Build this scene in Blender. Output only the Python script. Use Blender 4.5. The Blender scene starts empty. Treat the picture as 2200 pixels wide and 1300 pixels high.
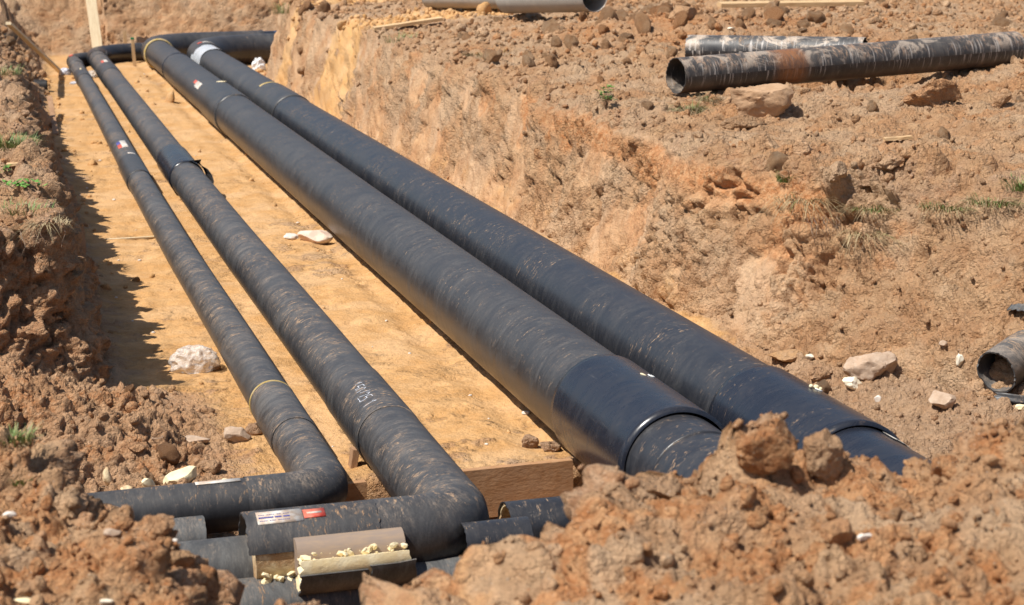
import bpy, math, random
import numpy as np
from mathutils import Vector, Matrix, noise as mnoise

random.seed(11)
RS = np.random.RandomState(5)
S = bpy.context.scene
COL = S.collection
R_ = math.radians

# ------------------------------------------------------------------ camera, world, sun, exposure
CAMH = 3.8
PITCH, YAW, ROLL, LENS = 0.2113, 0.2718, -0.0118, 64.48
cy, sy, cp, sp = math.cos(YAW), math.sin(YAW), math.cos(PITCH), math.sin(PITCH)
FW = Vector((sy * cp, cy * cp, -sp)); R0 = Vector((cy, -sy, 0)); U0 = R0.cross(FW)
RT = R0 * math.cos(ROLL) + U0 * math.sin(ROLL)
UP = -R0 * math.sin(ROLL) + U0 * math.cos(ROLL)
cam_d = bpy.data.cameras.new('camera'); cam = bpy.data.objects.new('camera', cam_d); COL.objects.link(cam)
cam_d.lens = LENS; cam_d.sensor_width = 36; cam_d.clip_start = 0.1; cam_d.clip_end = 400
m = Matrix.Identity(4)
for i in range(3):
    m[i][0] = RT[i]; m[i][1] = UP[i]; m[i][2] = -FW[i]
m[2][3] = CAMH
cam.matrix_world = m
cam_d.dof.use_dof = True; cam_d.dof.focus_distance = 14.5; cam_d.dof.aperture_fstop = 3.3
S.camera = cam

SUN_DIR = Vector((0.60, 0.20, -1.0)).normalized()          # the way the light travels
elev = math.asin(-SUN_DIR.z); azim = math.atan2(-SUN_DIR.x, -SUN_DIR.y)
world = bpy.data.worlds.new('World'); S.world = world; world.use_nodes = True
wn = world.node_tree.nodes; wl = world.node_tree.links
sky = wn.new('ShaderNodeTexSky'); sky.sky_type = 'NISHITA'; sky.sun_disc = False
sky.sun_elevation = elev; sky.sun_rotation = azim; sky.altitude = 150; sky.dust_density = 1.5
bg = wn['Background']; bg.inputs['Strength'].default_value = 0.088
wl.new(sky.outputs[0], bg.inputs['Color'])
sun_d = bpy.data.lights.new('sun', 'SUN'); sun_d.energy = 5.0; sun_d.angle = R_(0.55); sun_d.color = (1.0, 0.955, 0.88)
sun = bpy.data.objects.new('sun', sun_d); COL.objects.link(sun)
sun.rotation_euler = SUN_DIR.to_track_quat('-Z', 'Y').to_euler(); sun.location = (-10, -5, 25)
S.view_settings.view_transform = 'Standard'; S.view_settings.look = 'None'
S.view_settings.exposure = 0.27; S.view_settings.gamma = 1.0; S.view_settings.use_curve_mapping = False
S.render.engine = 'CYCLES'
S.render.resolution_x = 1024; S.render.resolution_y = 605

FPX = LENS / 36 * 2200
def ray_dir(px, py):
    return (FW * FPX + RT * (px - 1100) - UP * (py - 650)).normalized()
def at(px, py, z):
    d = ray_dir(px, py); t = (z - CAMH) / d.z
    return Vector((d.x * t, d.y * t, z))

# ------------------------------------------------------------------ numpy noise
PERM = RS.permutation(256).astype(np.int32); PERM = np.concatenate([PERM, PERM, PERM])
GR = RS.normal(size=(256, 3)); GR /= np.linalg.norm(GR, axis=1)[:, None]; GR = GR.astype(np.float32)
RV = RS.rand(256, 3).astype(np.float32)
def hsh(i, j, k):
    return PERM[PERM[PERM[i & 255] + (j & 255)] + (k & 255)]
def perlin(P, seed=0):
    P = P.astype(np.float32) + np.float32(seed * 17.31)
    I = np.floor(P).astype(np.int32); F = P - I
    W = F * F * F * (F * (F * 6 - 15) + 10)
    out = np.zeros(len(P), np.float32)
    for a in (0, 1):
        wa = W[:, 0] if a else 1 - W[:, 0]
        for b in (0, 1):
            wb = W[:, 1] if b else 1 - W[:, 1]
            for c in (0, 1):
                wc = W[:, 2] if c else 1 - W[:, 2]
                g = GR[hsh(I[:, 0] + a, I[:, 1] + b, I[:, 2] + c)]
                out += wa * wb * wc * (g[:, 0] * (F[:, 0] - a) + g[:, 1] * (F[:, 1] - b) + g[:, 2] * (F[:, 2] - c))
    return out * 1.4
def fbm(P, o=3, seed=0, gain=.5):
    s = 0; a = 1.
    for k in range(o):
        s = s + a * perlin(P * (2.03 ** k), seed + k); a *= gain
    return s
def lumps(P, cell, seed=0, rad=.62):
    """rounded clods: height 0..1 and a random number per clod"""
    Q = P.astype(np.float32) / cell + np.float32(seed * 7.7)
    B = np.floor(Q - .5).astype(np.int32)
    best = np.full(len(P), 9., np.float32); bid = np.zeros(len(P), np.int32)
    for a in (0, 1):
        for b in (0, 1):
            for c in (0, 1):
                h = hsh(B[:, 0] + a, B[:, 1] + b, B[:, 2] + c)
                C = B + np.array([a, b, c]) + .25 + .5 * RV[h]
                d = ((Q - C) ** 2).sum(1)
                k = d < best; best[k] = d[k]; bid[k] = h[k]
    return np.sqrt(np.clip(1 - best / rad ** 2, 0, 1)), RV[bid, 1]
def sstep(a, b, x):
    t = np.clip((x - a) / (b - a), 0, 1); return t * t * (3 - 2 * t)

HOLE = tuple(at(1830, 470, 1.15)[:2])
# ------------------------------------------------------------------ base terrain
# edge of the foreground mound: where its rim stands, and its height there
CREST = []
for px_, py_, z_ in [(2200, 872, 1.86), (2080, 900, 1.84), (1960, 925, 1.82), (1850, 968, 1.78), (1700, 1000, 1.74), (1480, 1000, 1.72), (1370, 1028, 1.70), (1300, 1105, 1.64), (1204, 1186, 1.58),
                     (1032, 1240, 1.54), (775, 1256, 1.52), (620, 1290, 1.50), (555, 1285, 1.50), (450, 1180, 1.50), (330, 1112, 1.50), (230, 1062, 1.50), (100, 938, 1.50)]:
    v_ = at(px_, py_, z_); o_ = .36 + .14 * (px_ > 1250)
    o_ += .17 * (560 < px_ < 1250)
    CREST.append((v_.x + (.30 if px_ < 560 else 0), v_.y + (o_ if px_ > 560 else .16)))
FOOT = np.array([(.66, 14.55), (.70, 17), (.75, 20.8), (.74, 24.6), (.74, 30), (.82, 39), (1.05, 46), (1.30, 51.6),
                 (24, 53.2), (24, 45.5), (6.6, 44.2), (6.02, 42.8), (5.92, 38), (6.0, 31), (6.02, 24), (6.02, 19), (6.05, 16.5),
                 (6.2, 14.5), (6.5, 13.2), (7.0, 11.8), (7.6, 10.2), (7.6, 8.4), (5.8, 7.2)] + CREST + [(-.9, 9.6), (-5, 9.8), (-5, 11.4), (.2, 11.4),
                 (1.15, 12.1), (1.3, 13.0), (1.05, 13.9)], float)
def sdist(X, Y):
    """signed distance to the pit outline, negative inside"""
    n = len(FOOT); best = np.full(X.shape, 1e9); ins = np.zeros(X.shape, bool)
    for i in range(n):
        a = FOOT[i]; b = FOOT[(i + 1) % n]; e = b - a
        t = np.clip(((X - a[0]) * e[0] + (Y - a[1]) * e[1]) / (e @ e), 0, 1)
        best = np.minimum(best, (X - a[0] - t * e[0]) ** 2 + (Y - a[1] - t * e[1]) ** 2)
        c = ((a[1] <= Y) & (Y < b[1])) | ((b[1] <= Y) & (Y < a[1]))
        if e[1] != 0: ins ^= c & (X < a[0] + (Y - a[1]) * e[0] / e[1])
    d = np.sqrt(best); d[ins] *= -1
    return d
def gauss(X, Y, x, y, s, a, sy_=None):
    return a * np.exp(-((X - x) / s) ** 2 - ((Y - y) / (sy_ or s)) ** 2)
def n2(X, Y, s, seed):
    P = np.stack([X.ravel() / s, Y.ravel() / s, np.full(X.size, seed * 3.3)], 1)
    return perlin(P, seed).reshape(X.shape)
def base_height(X, Y):
    d = sdist(X, Y)
    d = d + .12 * n2(X, Y, .9, 2) * sstep(2, 12, Y) + .018 * n2(X, Y, .3, 3)
    left = 1 - sstep(1.5, 4.5, X)
    G = 1.5 + .012 * (np.clip(Y, 12, 46) - 14) * (1 - left * (Y < 50)) - left * (.09 * sstep(13, 16, Y) + .08 * sstep(17, 24, Y)) * (Y < 50)
    G += .20 * sstep(6.3, 10, X) * (1 - left) * sstep(10, 16, Y)
    near = 1 - sstep(7.5, 10, Y)
    G += near * (.0 + .20 * sstep(1.4, 2.2, X) + .12 * sstep(2.9, 4.3, X))
    G += gauss(X, Y, 10.2, 27.0, 2.2, .28) + gauss(X, Y, 12.2, 19.0, .9, .30) + gauss(X, Y, 9.0, 23.5, .9, .12)
    G += gauss(X, Y, 13.2, 25.5, 2.6, .15) - gauss(X, Y, 10.4, 20.95, 1.2, .50, .5)
    G += gauss(X, Y, 8.2, 17.0, 1.4, -.05) - gauss(X, Y, 10.4, 20.7, 1.8, .20, 1.0)
    G += near * (gauss(X, Y, 2.66, 6.35, .16, .16) + gauss(X, Y, 2.1, 6.15, .2, .08) + gauss(X, Y, 3.15, 6.25, .25, -.06) + gauss(X, Y, 3.9, 6.4, .4, .08))
    # how far back the bank leans
    run = .38 + (.12 * sstep(15, 20, Y) + .50 * sstep(28, 44, Y)) * (X < 3)
    run = run + .10 * sstep(3, 5, X) * (Y > 8)                       # right wall leans more
    run = run + .9 * sstep(5, 6, X) * (1 - sstep(12.6, 16.5, Y)) * sstep(8, 9, Y)
    wl_ = (1 - sstep(1.2, 1.9, X)) * sstep(10.6, 11.3, Y) * (1 - sstep(13.9, 14.75, Y))
    run = run + 3.4 * wl_
    run = run + .8 * sstep(50, 51, Y)
    t = np.clip(d / run, 0, None)
    p = t / (1 + t ** 12) ** (1 / 12.)
    h = G * p
    # talus at the foot of the banks, the dug-out end in front of the formwork
    h += .10 * np.exp(-np.clip(-d, 0, 9) / .16) * (d < 0) * sstep(12.5, 15, Y) + .10 * (d >= 0) * (1 - np.clip(t, 0, 1)) * sstep(12.5, 15, Y)
    deep = (1 - sstep(11.84, 11.90, Y)) * sstep(1.0, 1.7, X) * (1 - sstep(3.7, 4.5, X))
    deep = np.maximum(deep, (1 - sstep(10.4, 10.9, Y)) * (1 - sstep(3.7, 4.5, X)))
    h -= .36 * deep * (1 - np.clip(t, 0, 1))
    h += .16 * sstep(5.6, 7.0, X) * (1 - sstep(12.5, 15, Y)) * (d < 0)
    h -= .05 * np.maximum(gauss(X, Y, 3.62, 0, .16, 1, 1e9), 0) * sstep(11.8, 12.5, Y) * (d < 0)
    return h, d, t

rows = [-30, -12, -5, 0, 2, 3, 3.6]
y = 4.0
while y < 90:
    rows.append(y)
    if y < 8: s_ = .018
    elif 14.2 < y < 14.95: s_ = .011
    elif y < 20: s_ = .0180
    elif y < 30: s_ = y * y / 8500
    elif 51.2 < y < 52.9: s_ = .035
    else: s_ = y * y / 5200
    y += s_
rows += [100, 120, 150, 200, 260]
rows = np.array(rows); NR = len(rows); NI = 710
TAIL = np.array([.4, 1, 2, 4, 8, 15, 30, 60, 120.])
NC = NI + 2 * len(TAIL)
GX = np.zeros((NR, NC)); K = 1500
fr = np.linspace(0, 1, K)
YY = np.repeat(rows[:, None], K, 1); yc = np.clip(YY, 3.2, 75)
XA = -.085 * yc - .9; XB = .67 * yc + 1.2
XX = XA + (XB - XA) * fr[None, :]
hh, _, _ = base_height(XX, YY)
g = np.abs(np.gradient(hh, axis=1) / np.gradient(XX, axis=1))
rho = 1 + .55 * np.clip(g, 0, 5)
ker = np.ones(9) / 9.
for a in range(3):
    rho = np.apply_along_axis(lambda v: np.convolve(np.pad(v, 4, 'edge'), ker, 'valid'), 0, rho)
cdf = np.cumsum(rho, 1); cdf = (cdf - cdf[:, :1]) / (cdf[:, -1:] - cdf[:, :1])
lt = len(TAIL)
for i in range(NR):
    xi = np.interp(np.linspace(0, 1, NI), cdf[i], XX[i])
    GX[i, lt:lt + NI] = xi; GX[i, :lt] = xi[0] - TAIL[::-1]; GX[i, lt + NI:] = xi[-1] + TAIL
GY = np.repeat(rows[:, None], NC, 1)
H0, D0, T0 = base_height(GX, GY)
e_ = .01
hx = (base_height(GX + e_, GY)[0] - H0) / e_; hy = (base_height(GX, GY + e_)[0] - H0) / e_
N0 = np.stack([-hx, -hy, np.ones_like(hx)], -1); N0 /= np.linalg.norm(N0, axis=-1, keepdims=True)
P = np.stack([GX, GY, H0], -1).reshape(-1, 3); N = N0.reshape(-1, 3)
X, Y, Z = P[:, 0], P[:, 1], P[:, 2]; D = D0.ravel(); T = T0.ravel()
inside = sstep(.05, -.12, D)
wallw = sstep(.75, .45, N[:, 2]) * (1 - inside)
gnd = np.clip(1 - inside - wallw, 0, 1)
rim = np.exp(-((T - 1.15) / .35) ** 2) * (T > .5)
scraped = wallw * sstep(10.0, 15, Y) * sstep(3, 5, X)
gravel = (1 - sstep(1.0, 1.9, X)) * sstep(10.8, 11.3, Y) * (1 - sstep(14.2, 14.9, Y)) * (T < .95)
rubble = sstep(5.45, 5.8, X) * (1 - sstep(13.2, 15.5, Y)) * sstep(8, 9, Y)
nearm = 1 - sstep(8.2, 9.5, Y)
f1 = fbm(P / 1.15, 3, 1); f2 = fbm(P / .36, 3, 5); f3 = fbm(P / .07, 3, 9, .6)
warp = np.stack([perlin(P / .14, 21), perlin(P / .14, 22), perlin(P / .14, 23)], 1) * .05
PW = P + warp
la, ia = lumps(PW, .34, 1); lb, ib = lumps(PW, .15, 2); lc, ic = lumps(PW + warp * .5, .065, 3)
ld, idd = lumps(PW * np.array([1, 1, .8]), .032, 4)
patch = sstep(-.25, .35, fbm(P / .8, 2, 31))            # clods come in patches
rough = gnd * (.35 + .65 * patch) + rim * .5
disp = gnd * (.07 * f1 + .045 * f2)
disp += np.clip(rough + nearm * .5, 0, 1.2) * (.115 * la * ia ** 2 + .075 * lb * ib ** 1.3 - .06) + gnd * (.45 + .55 * patch) * (.038 * lc * ic + .020 * ld * idd + .008 * f3)
smooth_ = np.exp(-((P[:, 0] - 1.35) / .5) ** 2 - ((P[:, 1] - 5.6) / .8) ** 2)
disp += nearm * gnd * (1 - smooth_) * (.015 * la * ia - .01)
disp *= 1 - .7 * smooth_
st = perlin(P * np.array([9, 9, 2.2]), 41); st2 = perlin(P * np.array([26, 26, 5.]), 42)
crk = np.abs(perlin(P * np.array([1.6, 1.6, 2.0]) + warp * 6, 51)); crk2 = np.abs(perlin(P * np.array([4.5, 4.5, 3.5]) + warp * 9, 52))
cmask = sstep(.0, .3, perlin(P / .9, 53))
wd = .07 * f1 + .050 * f2 + (.014 * st + .004 * st2) * (X > 3) + .05 * la * ia ** 3 * (1 - .5 * sstep(.9, .6, T)) + .05 * lb * ib ** 2 + .022 * lc * ic + .008 * ld + .006 * f3
smoothp = sstep(-.05, .25, perlin(P * np.array([.9, .9, 1.6]), 91)) * (X > 3) * sstep(13.8, 15, Y)
wd *= 1 - .62 * smoothp
wd -= .13 * np.exp(-(crk / .045) ** 2) * cmask + .06 * np.exp(-(crk2 / .08) ** 2) * (1 - .5 * smoothp)
gv = np.abs(perlin(np.stack([P[:, 0], P[:, 1] * .42, P[:, 2] * 4.6 - P[:, 1] * .30], 1) + warp * 3, 57))
gmask = np.exp(-((T - .45) / .25) ** 2) * sstep(-.25, .1, perlin(P / 1.6, 58)) * sstep(12.5, 14, Y) * sstep(24, 20, Y) * (X > 3)
wd -= .10 * np.exp(-(gv / .06) ** 2) * gmask
wd -= .06 * np.exp(-(np.abs(perlin(np.stack([P[:, 0], P[:, 1] * 1.1, P[:, 2] * 10 - P[:, 1] * .8], 1) + warp * 4, 59)) / .09) ** 2) * gmask
lower = sstep(.25, .75, T) 
cv = np.abs(perlin(P * np.array([2.6, 2.6, 5.0]) + warp * 8, 97)); cv2 = np.abs(perlin(P * np.array([6.5, 6.5, 11.]) + warp * 10, 98))
cvm = sstep(-.1, .25, perlin(P / .7, 99))
crev = .075 * np.exp(-(cv / .05) ** 2) * cvm + .035 * np.exp(-(cv2 / .09) ** 2)
disp -= crev * (gnd * .8 * (1 - .6 * nearm) + wallw * (1 - smoothp) * (X > 3) * .8 + .5 * (gravel + rubble * inside))
disp += wallw * wd + rim * (X < 3) * (.10 * la * ia + .05 * lb * ib)
disp += (1 - sstep(2, 3.5, X)) * wallw * (.05 * la * ia + .05 * lb * ib + .03 * lc * ic)
foot = np.exp(-(np.clip(-D, 0, 9) / .14) ** 2) * inside
fp = sstep(.0, .35, perlin(P / .55, 71)); dent, idn = lumps(P + warp, .26, 7, .5)
disp += inside * (.016 * f1 + .016 * f2 + fp * (.006 * f3 + .014 * lc * ic ** 3 + .02 * lb * ib ** 5) - .026 * dent * (idn > .55) + .003 * f3) + foot * (.06 * lb * ib + .03 * lc * ic)
disp += (gravel * .6 + rubble * inside) * (.04 * f2 + .02 * la * ia ** 2 + .030 * lb * ib + .030 * lc * ic + .014 * ld)
disp += inside * (Y < 11.7) * (.03 * lb * ib + .015 * lc * ic)
hol = np.exp(-((P[:, 0] - HOLE[0]) / .42) ** 2 - ((P[:, 1] - HOLE[1]) / .34) ** 2)
disp += hol * (-.20 + .10 * la + .08 * lb * ib)
hr = np.exp(-((P[:, 0] - HOLE[0] - .12) / .75) ** 2 - ((P[:, 1] - HOLE[1] - .25) / .5) ** 2)
disp += hr * (.10 * la * ia + .08 * lb * ib + .04 * lc)
disp *= (np.abs(P[:, 0]) < 120)
P2 = P + N * disp[:, None]
# colour masks: R sand, G orange clay, B dark topsoil, A brightness
c1 = fbm(P / .9, 3, 61); c2 = fbm(P / .22, 3, 65); c3 = perlin(P / .05, 69); dirt = sstep(.12, .5, fbm(P / .5, 4, 83, .65)) * sstep(-.3, .3, perlin(P / 2.2, 84))
sand = inside * sstep(11.3, 12.2, Y + .5 * c1 + .3 * c2) * (1 - rubble)
sand = sand * (1 - gravel) * (1 - .55 * foot * sstep(-.1, .2, c2))
sand *= 1 - .6 * sstep(1.15, .75, X + .25 * c2) * (Y > 13)          # dirty strip below the left wall
sand *= 1 - .55 * dirt - .5 * np.exp(-((Y - 11.95) / .14) ** 2) * sstep(-.2, .3, c2)
spill = gauss(P[:, 0], P[:, 1], 0, 34.2, 1e9, 1, 1.7) * (np.abs(P[:, 0] - 7.2) < 2.4) * sstep(-.5, .3, c2 + .5) 
spill2 = gauss(P[:, 0], P[:, 1], 0, 40.0, 1e9, .8, 1.0) * (np.abs(P[:, 0] - 7.2) < 2.0)
sand = np.maximum(sand, sstep(.35, .65, np.maximum(spill, spill2) + .22 * c2 + .1 * c1) * (X > 4))
basal = wallw * sstep(.42, .12, T) * sstep(-.15, .25, c1 + .4 * c2) * (X > 4)
sand = np.clip(np.maximum(sand, .42 * basal), 0, 1); sand = np.maximum(sand, .42 * smooth_ * sstep(-.5, .2, c2))
band = wallw * np.exp(-((T - .82) / .14) ** 2) * sstep(13, 15, Y) * sstep(25, 20, Y) * (X > 4)
orange = np.clip(sstep(.05, .55, c1 * .8 + c2 * .5) * (.65 * wallw + .55 * gnd) + .8 * band + .35 * wallw * (X < 3), 0, 1) * (1 - sand)
orange = np.clip(orange + (.10 + .55 * sstep(-.1, .4, c2)) * nearm + .45 * gravel, 0, 1)
heap = gauss(P[:, 0], P[:, 1], 10.2, 26.5, 2.6, 1.)
orange = np.clip(orange + .55 * heap, 0, 1)
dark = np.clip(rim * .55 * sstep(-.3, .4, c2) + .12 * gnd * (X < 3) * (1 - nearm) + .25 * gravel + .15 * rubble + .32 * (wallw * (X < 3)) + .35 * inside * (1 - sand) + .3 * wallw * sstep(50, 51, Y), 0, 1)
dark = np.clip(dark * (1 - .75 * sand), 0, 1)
tone = np.clip(.5 + .26 * nearm + .10 * gravel - .22 * smoothp * wallw + .08 * scraped * sstep(.0, .3, fbm(P / .5, 2, 77)) + .20 * c2 + .12 * c3 + .15 * (ib - .5) * lb + .15 * (ic - .5) * lc, 0, 1)
PLAIN = np.clip(smoothp * wallw * (1 - .6 * rim) + .15 * wallw * (X > 3), 0, 1).astype(np.float32)
MASK = np.stack([sand, orange, dark, tone], 1).astype(np.float32)

# ------------------------------------------------------------------ materials
def new_mat(name):
    mt = bpy.data.materials.new(name); mt.use_nodes = True
    nt = mt.node_tree; b = nt.nodes['Principled BSDF']
    return mt, nt, b
class NB:
    def __init__(s, nt): s.nt = nt; s.n = nt.nodes; s.l = nt.links
    def new(s, t, **k):
        n = s.n.new(t)
        for a, v in k.items(): setattr(n, a, v)
        return n
    def put(s, sock, v):
        if hasattr(v, 'links') or isinstance(v, bpy.types.NodeSocket): s.l.new(v, sock)
        else: sock.default_value = v
    def math(s, op, a, b=0.0, clamp=False):
        n = s.new('ShaderNodeMath', operation=op); n.use_clamp = clamp
        s.put(n.inputs[0], a); s.put(n.inputs[1], b); return n.outputs[0]
    def mix(s, f, a, b, mode='MIX'):
        n = s.new('ShaderNodeMix', data_type='RGBA', blend_type=mode)
        s.put(n.inputs[0], f)
        for i, v in ((6, a), (7, b)):
            if isinstance(v, tuple) and len(v) == 3: v = (*v, 1)
            s.put(n.inputs[i], v)
        return n.outputs[2]
    def noise(s, vec, scale, detail=4, rough=.55, dist=0.0, out=0):
        n = s.new('ShaderNodeTexNoise'); n.inputs['Scale'].default_value = scale; n.inputs['Detail'].default_value = detail
        n.inputs['Roughness'].default_value = rough; n.inputs['Distortion'].default_value = dist
        if vec is not None: s.l.new(vec, n.inputs['Vector'])
        return n.outputs[out]
    def vor(s, vec, scale, feature='F1', out='Distance', rnd=1.0):
        n = s.new('ShaderNodeTexVoronoi', feature=feature); n.inputs['Scale'].default_value = scale
        n.inputs['Randomness'].default_value = rnd
        if vec is not None: s.l.new(vec, n.inputs['Vector'])
        return n.outputs[out]
    def ramp(s, v, a, b, lo=0.0, hi=1.0):
        n = s.new('ShaderNodeMapRange'); n.interpolation_type = 'SMOOTHSTEP'
        s.put(n.inputs[0], v); n.inputs[1].default_value = a; n.inputs[2].default_value = b
        n.inputs[3].default_value = lo; n.inputs[4].default_value = hi; return n.outputs[0]
    def scale(s, vec, v):
        n = s.new('ShaderNodeMapping'); s.l.new(vec, n.inputs['Vector']); n.inputs['Scale'].default_value = v; return n.outputs[0]
    def bump(s, h, strength, dist, nrm=None):
        n = s.new('ShaderNodeBump'); n.inputs['Strength'].default_value = strength; n.inputs['Distance'].default_value = dist
        s.put(n.inputs['Height'], h)
        if nrm is not None: s.l.new(nrm, n.inputs['Normal'])
        return n.outputs[0]

def soil_material(name, source):
    mt, nt, b = new_mat(name); q = NB(nt)
    geo = q.new('ShaderNodeNewGeometry'); 
    if source == 'attr':
        vec = geo.outputs['Position']
        at_ = q.new('ShaderNodeAttribute', attribute_name='mask', attribute_type='GEOMETRY')
        colr, alp = at_.outputs['Color'], at_.outputs['Alpha']
    else:
        tc = q.new('ShaderNodeTexCoord'); vec = tc.outputs['Object']
        oi = q.new('ShaderNodeObjectInfo'); colr = oi.outputs['Color']; alp = oi.outputs['Random']
        add = q.new('ShaderNodeVectorMath', operation='ADD'); q.l.new(vec, add.inputs[0]); q.l.new(oi.outputs['Location'], add.inputs[1])
        vec = add.outputs[0]
    sep = q.new('ShaderNodeSeparateColor'); q.l.new(colr, sep.inputs[0])
    r, g_, bl = sep.outputs[0], sep.outputs[1], sep.outputs[2]
    n1 = q.noise(vec, 3.2, 6, .6); n2_ = q.noise(vec, 17, 5, .65); n3 = q.noise(vec, 75, 3, .6); n4 = q.noise(vec, 1.1, 3)
    brown = q.mix(q.ramp(n1, .35, .68), (.46, .253, .128), (.565, .350, .193))
    brown = q.mix(q.ramp(n4, .42, .62, 0, .5), brown, (.58, .415, .270))
    oc = q.mix(q.ramp(n2_, .35, .65), (.46, .200, .080), (.54, .300, .148))
    dk = q.mix(q.ramp(n2_, .35, .65), (.39, .225, .130), (.50, .325, .205))
    sd = q.mix(q.ramp(n1, .33, .66), (.50, .272, .105), (.55, .325, .145))
    sd = q.mix(q.ramp(n4, .45, .65, 0, .55), sd, (.60, .385, .205))
    sd = q.mix(q.ramp(n3, .55, .75, 0, .35), sd, (.42, .20, .07))
    c = q.mix(q.ramp(q.math('ADD', g_, q.math('MULTIPLY', q.math('SUBTRACT', n2_, .5), .7)), .15, .85), brown, oc)
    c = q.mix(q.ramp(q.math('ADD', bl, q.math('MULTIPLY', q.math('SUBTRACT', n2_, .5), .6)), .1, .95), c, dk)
    c = q.mix(q.ramp(q.math('ADD', r, q.math('MULTIPLY', q.math('SUBTRACT', n2_, .5), .55)), .25, .75), c, sd)
    # brightness mottling of the soil itself
    tn = q.math('ADD', q.math('MULTIPLY', alp, .38), q.math('MULTIPLY', n3, .42))
    tn = q.math('ADD', tn, q.math('MULTIPLY', n2_, .40)); tn = q.math('ADD', tn, .41)
    mul = q.new('ShaderNodeVectorMath', operation='SCALE'); q.l.new(c, mul.inputs[0]); q.l.new(tn, mul.inputs[3]); c = mul.outputs[0]
    # grit: pale and dark grains
    vd = q.vor(vec, 95); vc = q.vor(vec, 95, out='Color'); sv = q.new('ShaderNodeSeparateColor'); q.l.new(vc, sv.inputs[0])
    grain = q.math('MULTIPLY', q.ramp(vd, .30, .18), q.ramp(sv.outputs[0], .90, .94))
    c = q.mix(q.math('MULTIPLY', grain, .75), c, (.66, .58, .48))
    grain2 = q.math('MULTIPLY', q.ramp(vd, .34, .2), q.ramp(sv.outputs[1], .92, .95))
    c = q.mix(q.math('MULTIPLY', grain2, .6), c, (.12, .075, .05))
    q.l.new(c, b.inputs['Base Color']); b.inputs['Roughness'].default_value = .93; b.inputs['Specular IOR Level'].default_value = .18
    soft = q.math('SUBTRACT', 1.0, q.math('MULTIPLY', r, .80))
    vw = q.new('ShaderNodeVectorMath', operation='ADD'); q.l.new(vec, vw.inputs[0]); wn_ = q.new('ShaderNodeVectorMath', operation='SCALE'); q.l.new(q.noise(vec, 30, 3, .6, out=1), wn_.inputs[0]); wn_.inputs[3].default_value = .02; q.l.new(wn_.outputs[0], vw.inputs[1])
    hgt = q.math('ADD', q.math('MULTIPLY', q.noise(vec, 70, 5, .75), .7), q.math('MULTIPLY', q.math('SUBTRACT', 1.0, q.vor(vw.outputs[0], 34)), .75)); hgt = q.math('ADD', hgt, q.math('MULTIPLY', q.math('SUBTRACT', 1.0, q.vor(vw.outputs[0], 105)), .35))
    if source == 'attr':
        pl_ = q.new('ShaderNodeAttribute', attribute_name='plain', attribute_type='GEOMETRY')
        soft = q.math('MULTIPLY', soft, q.math('SUBTRACT', 1.0, q.math('MULTIPLY', pl_.outputs['Fac'], .72)))
        stk = q.noise(q.scale(vec, (9, 9, 1.6)), 2.2, 5, .7); hgt = q.math('ADD', hgt, q.math('MULTIPLY', stk, q.math('MULTIPLY', pl_.outputs['Fac'], .9)))
    hgt = q.math('MULTIPLY', hgt, soft)
    hgt = q.math('ADD', hgt, q.math('MULTIPLY', q.math('SUBTRACT', 1.0, q.vor(vw.outputs[0], 15)), q.math('MULTIPLY', soft, .9)))
    nb = q.bump(hgt, .95, .042)
    q.l.new(nb, b.inputs['Normal'])
    return mt
M_SOIL = soil_material('soil', 'attr'); M_CLOD = soil_material('clod_soil', 'obj')

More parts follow.
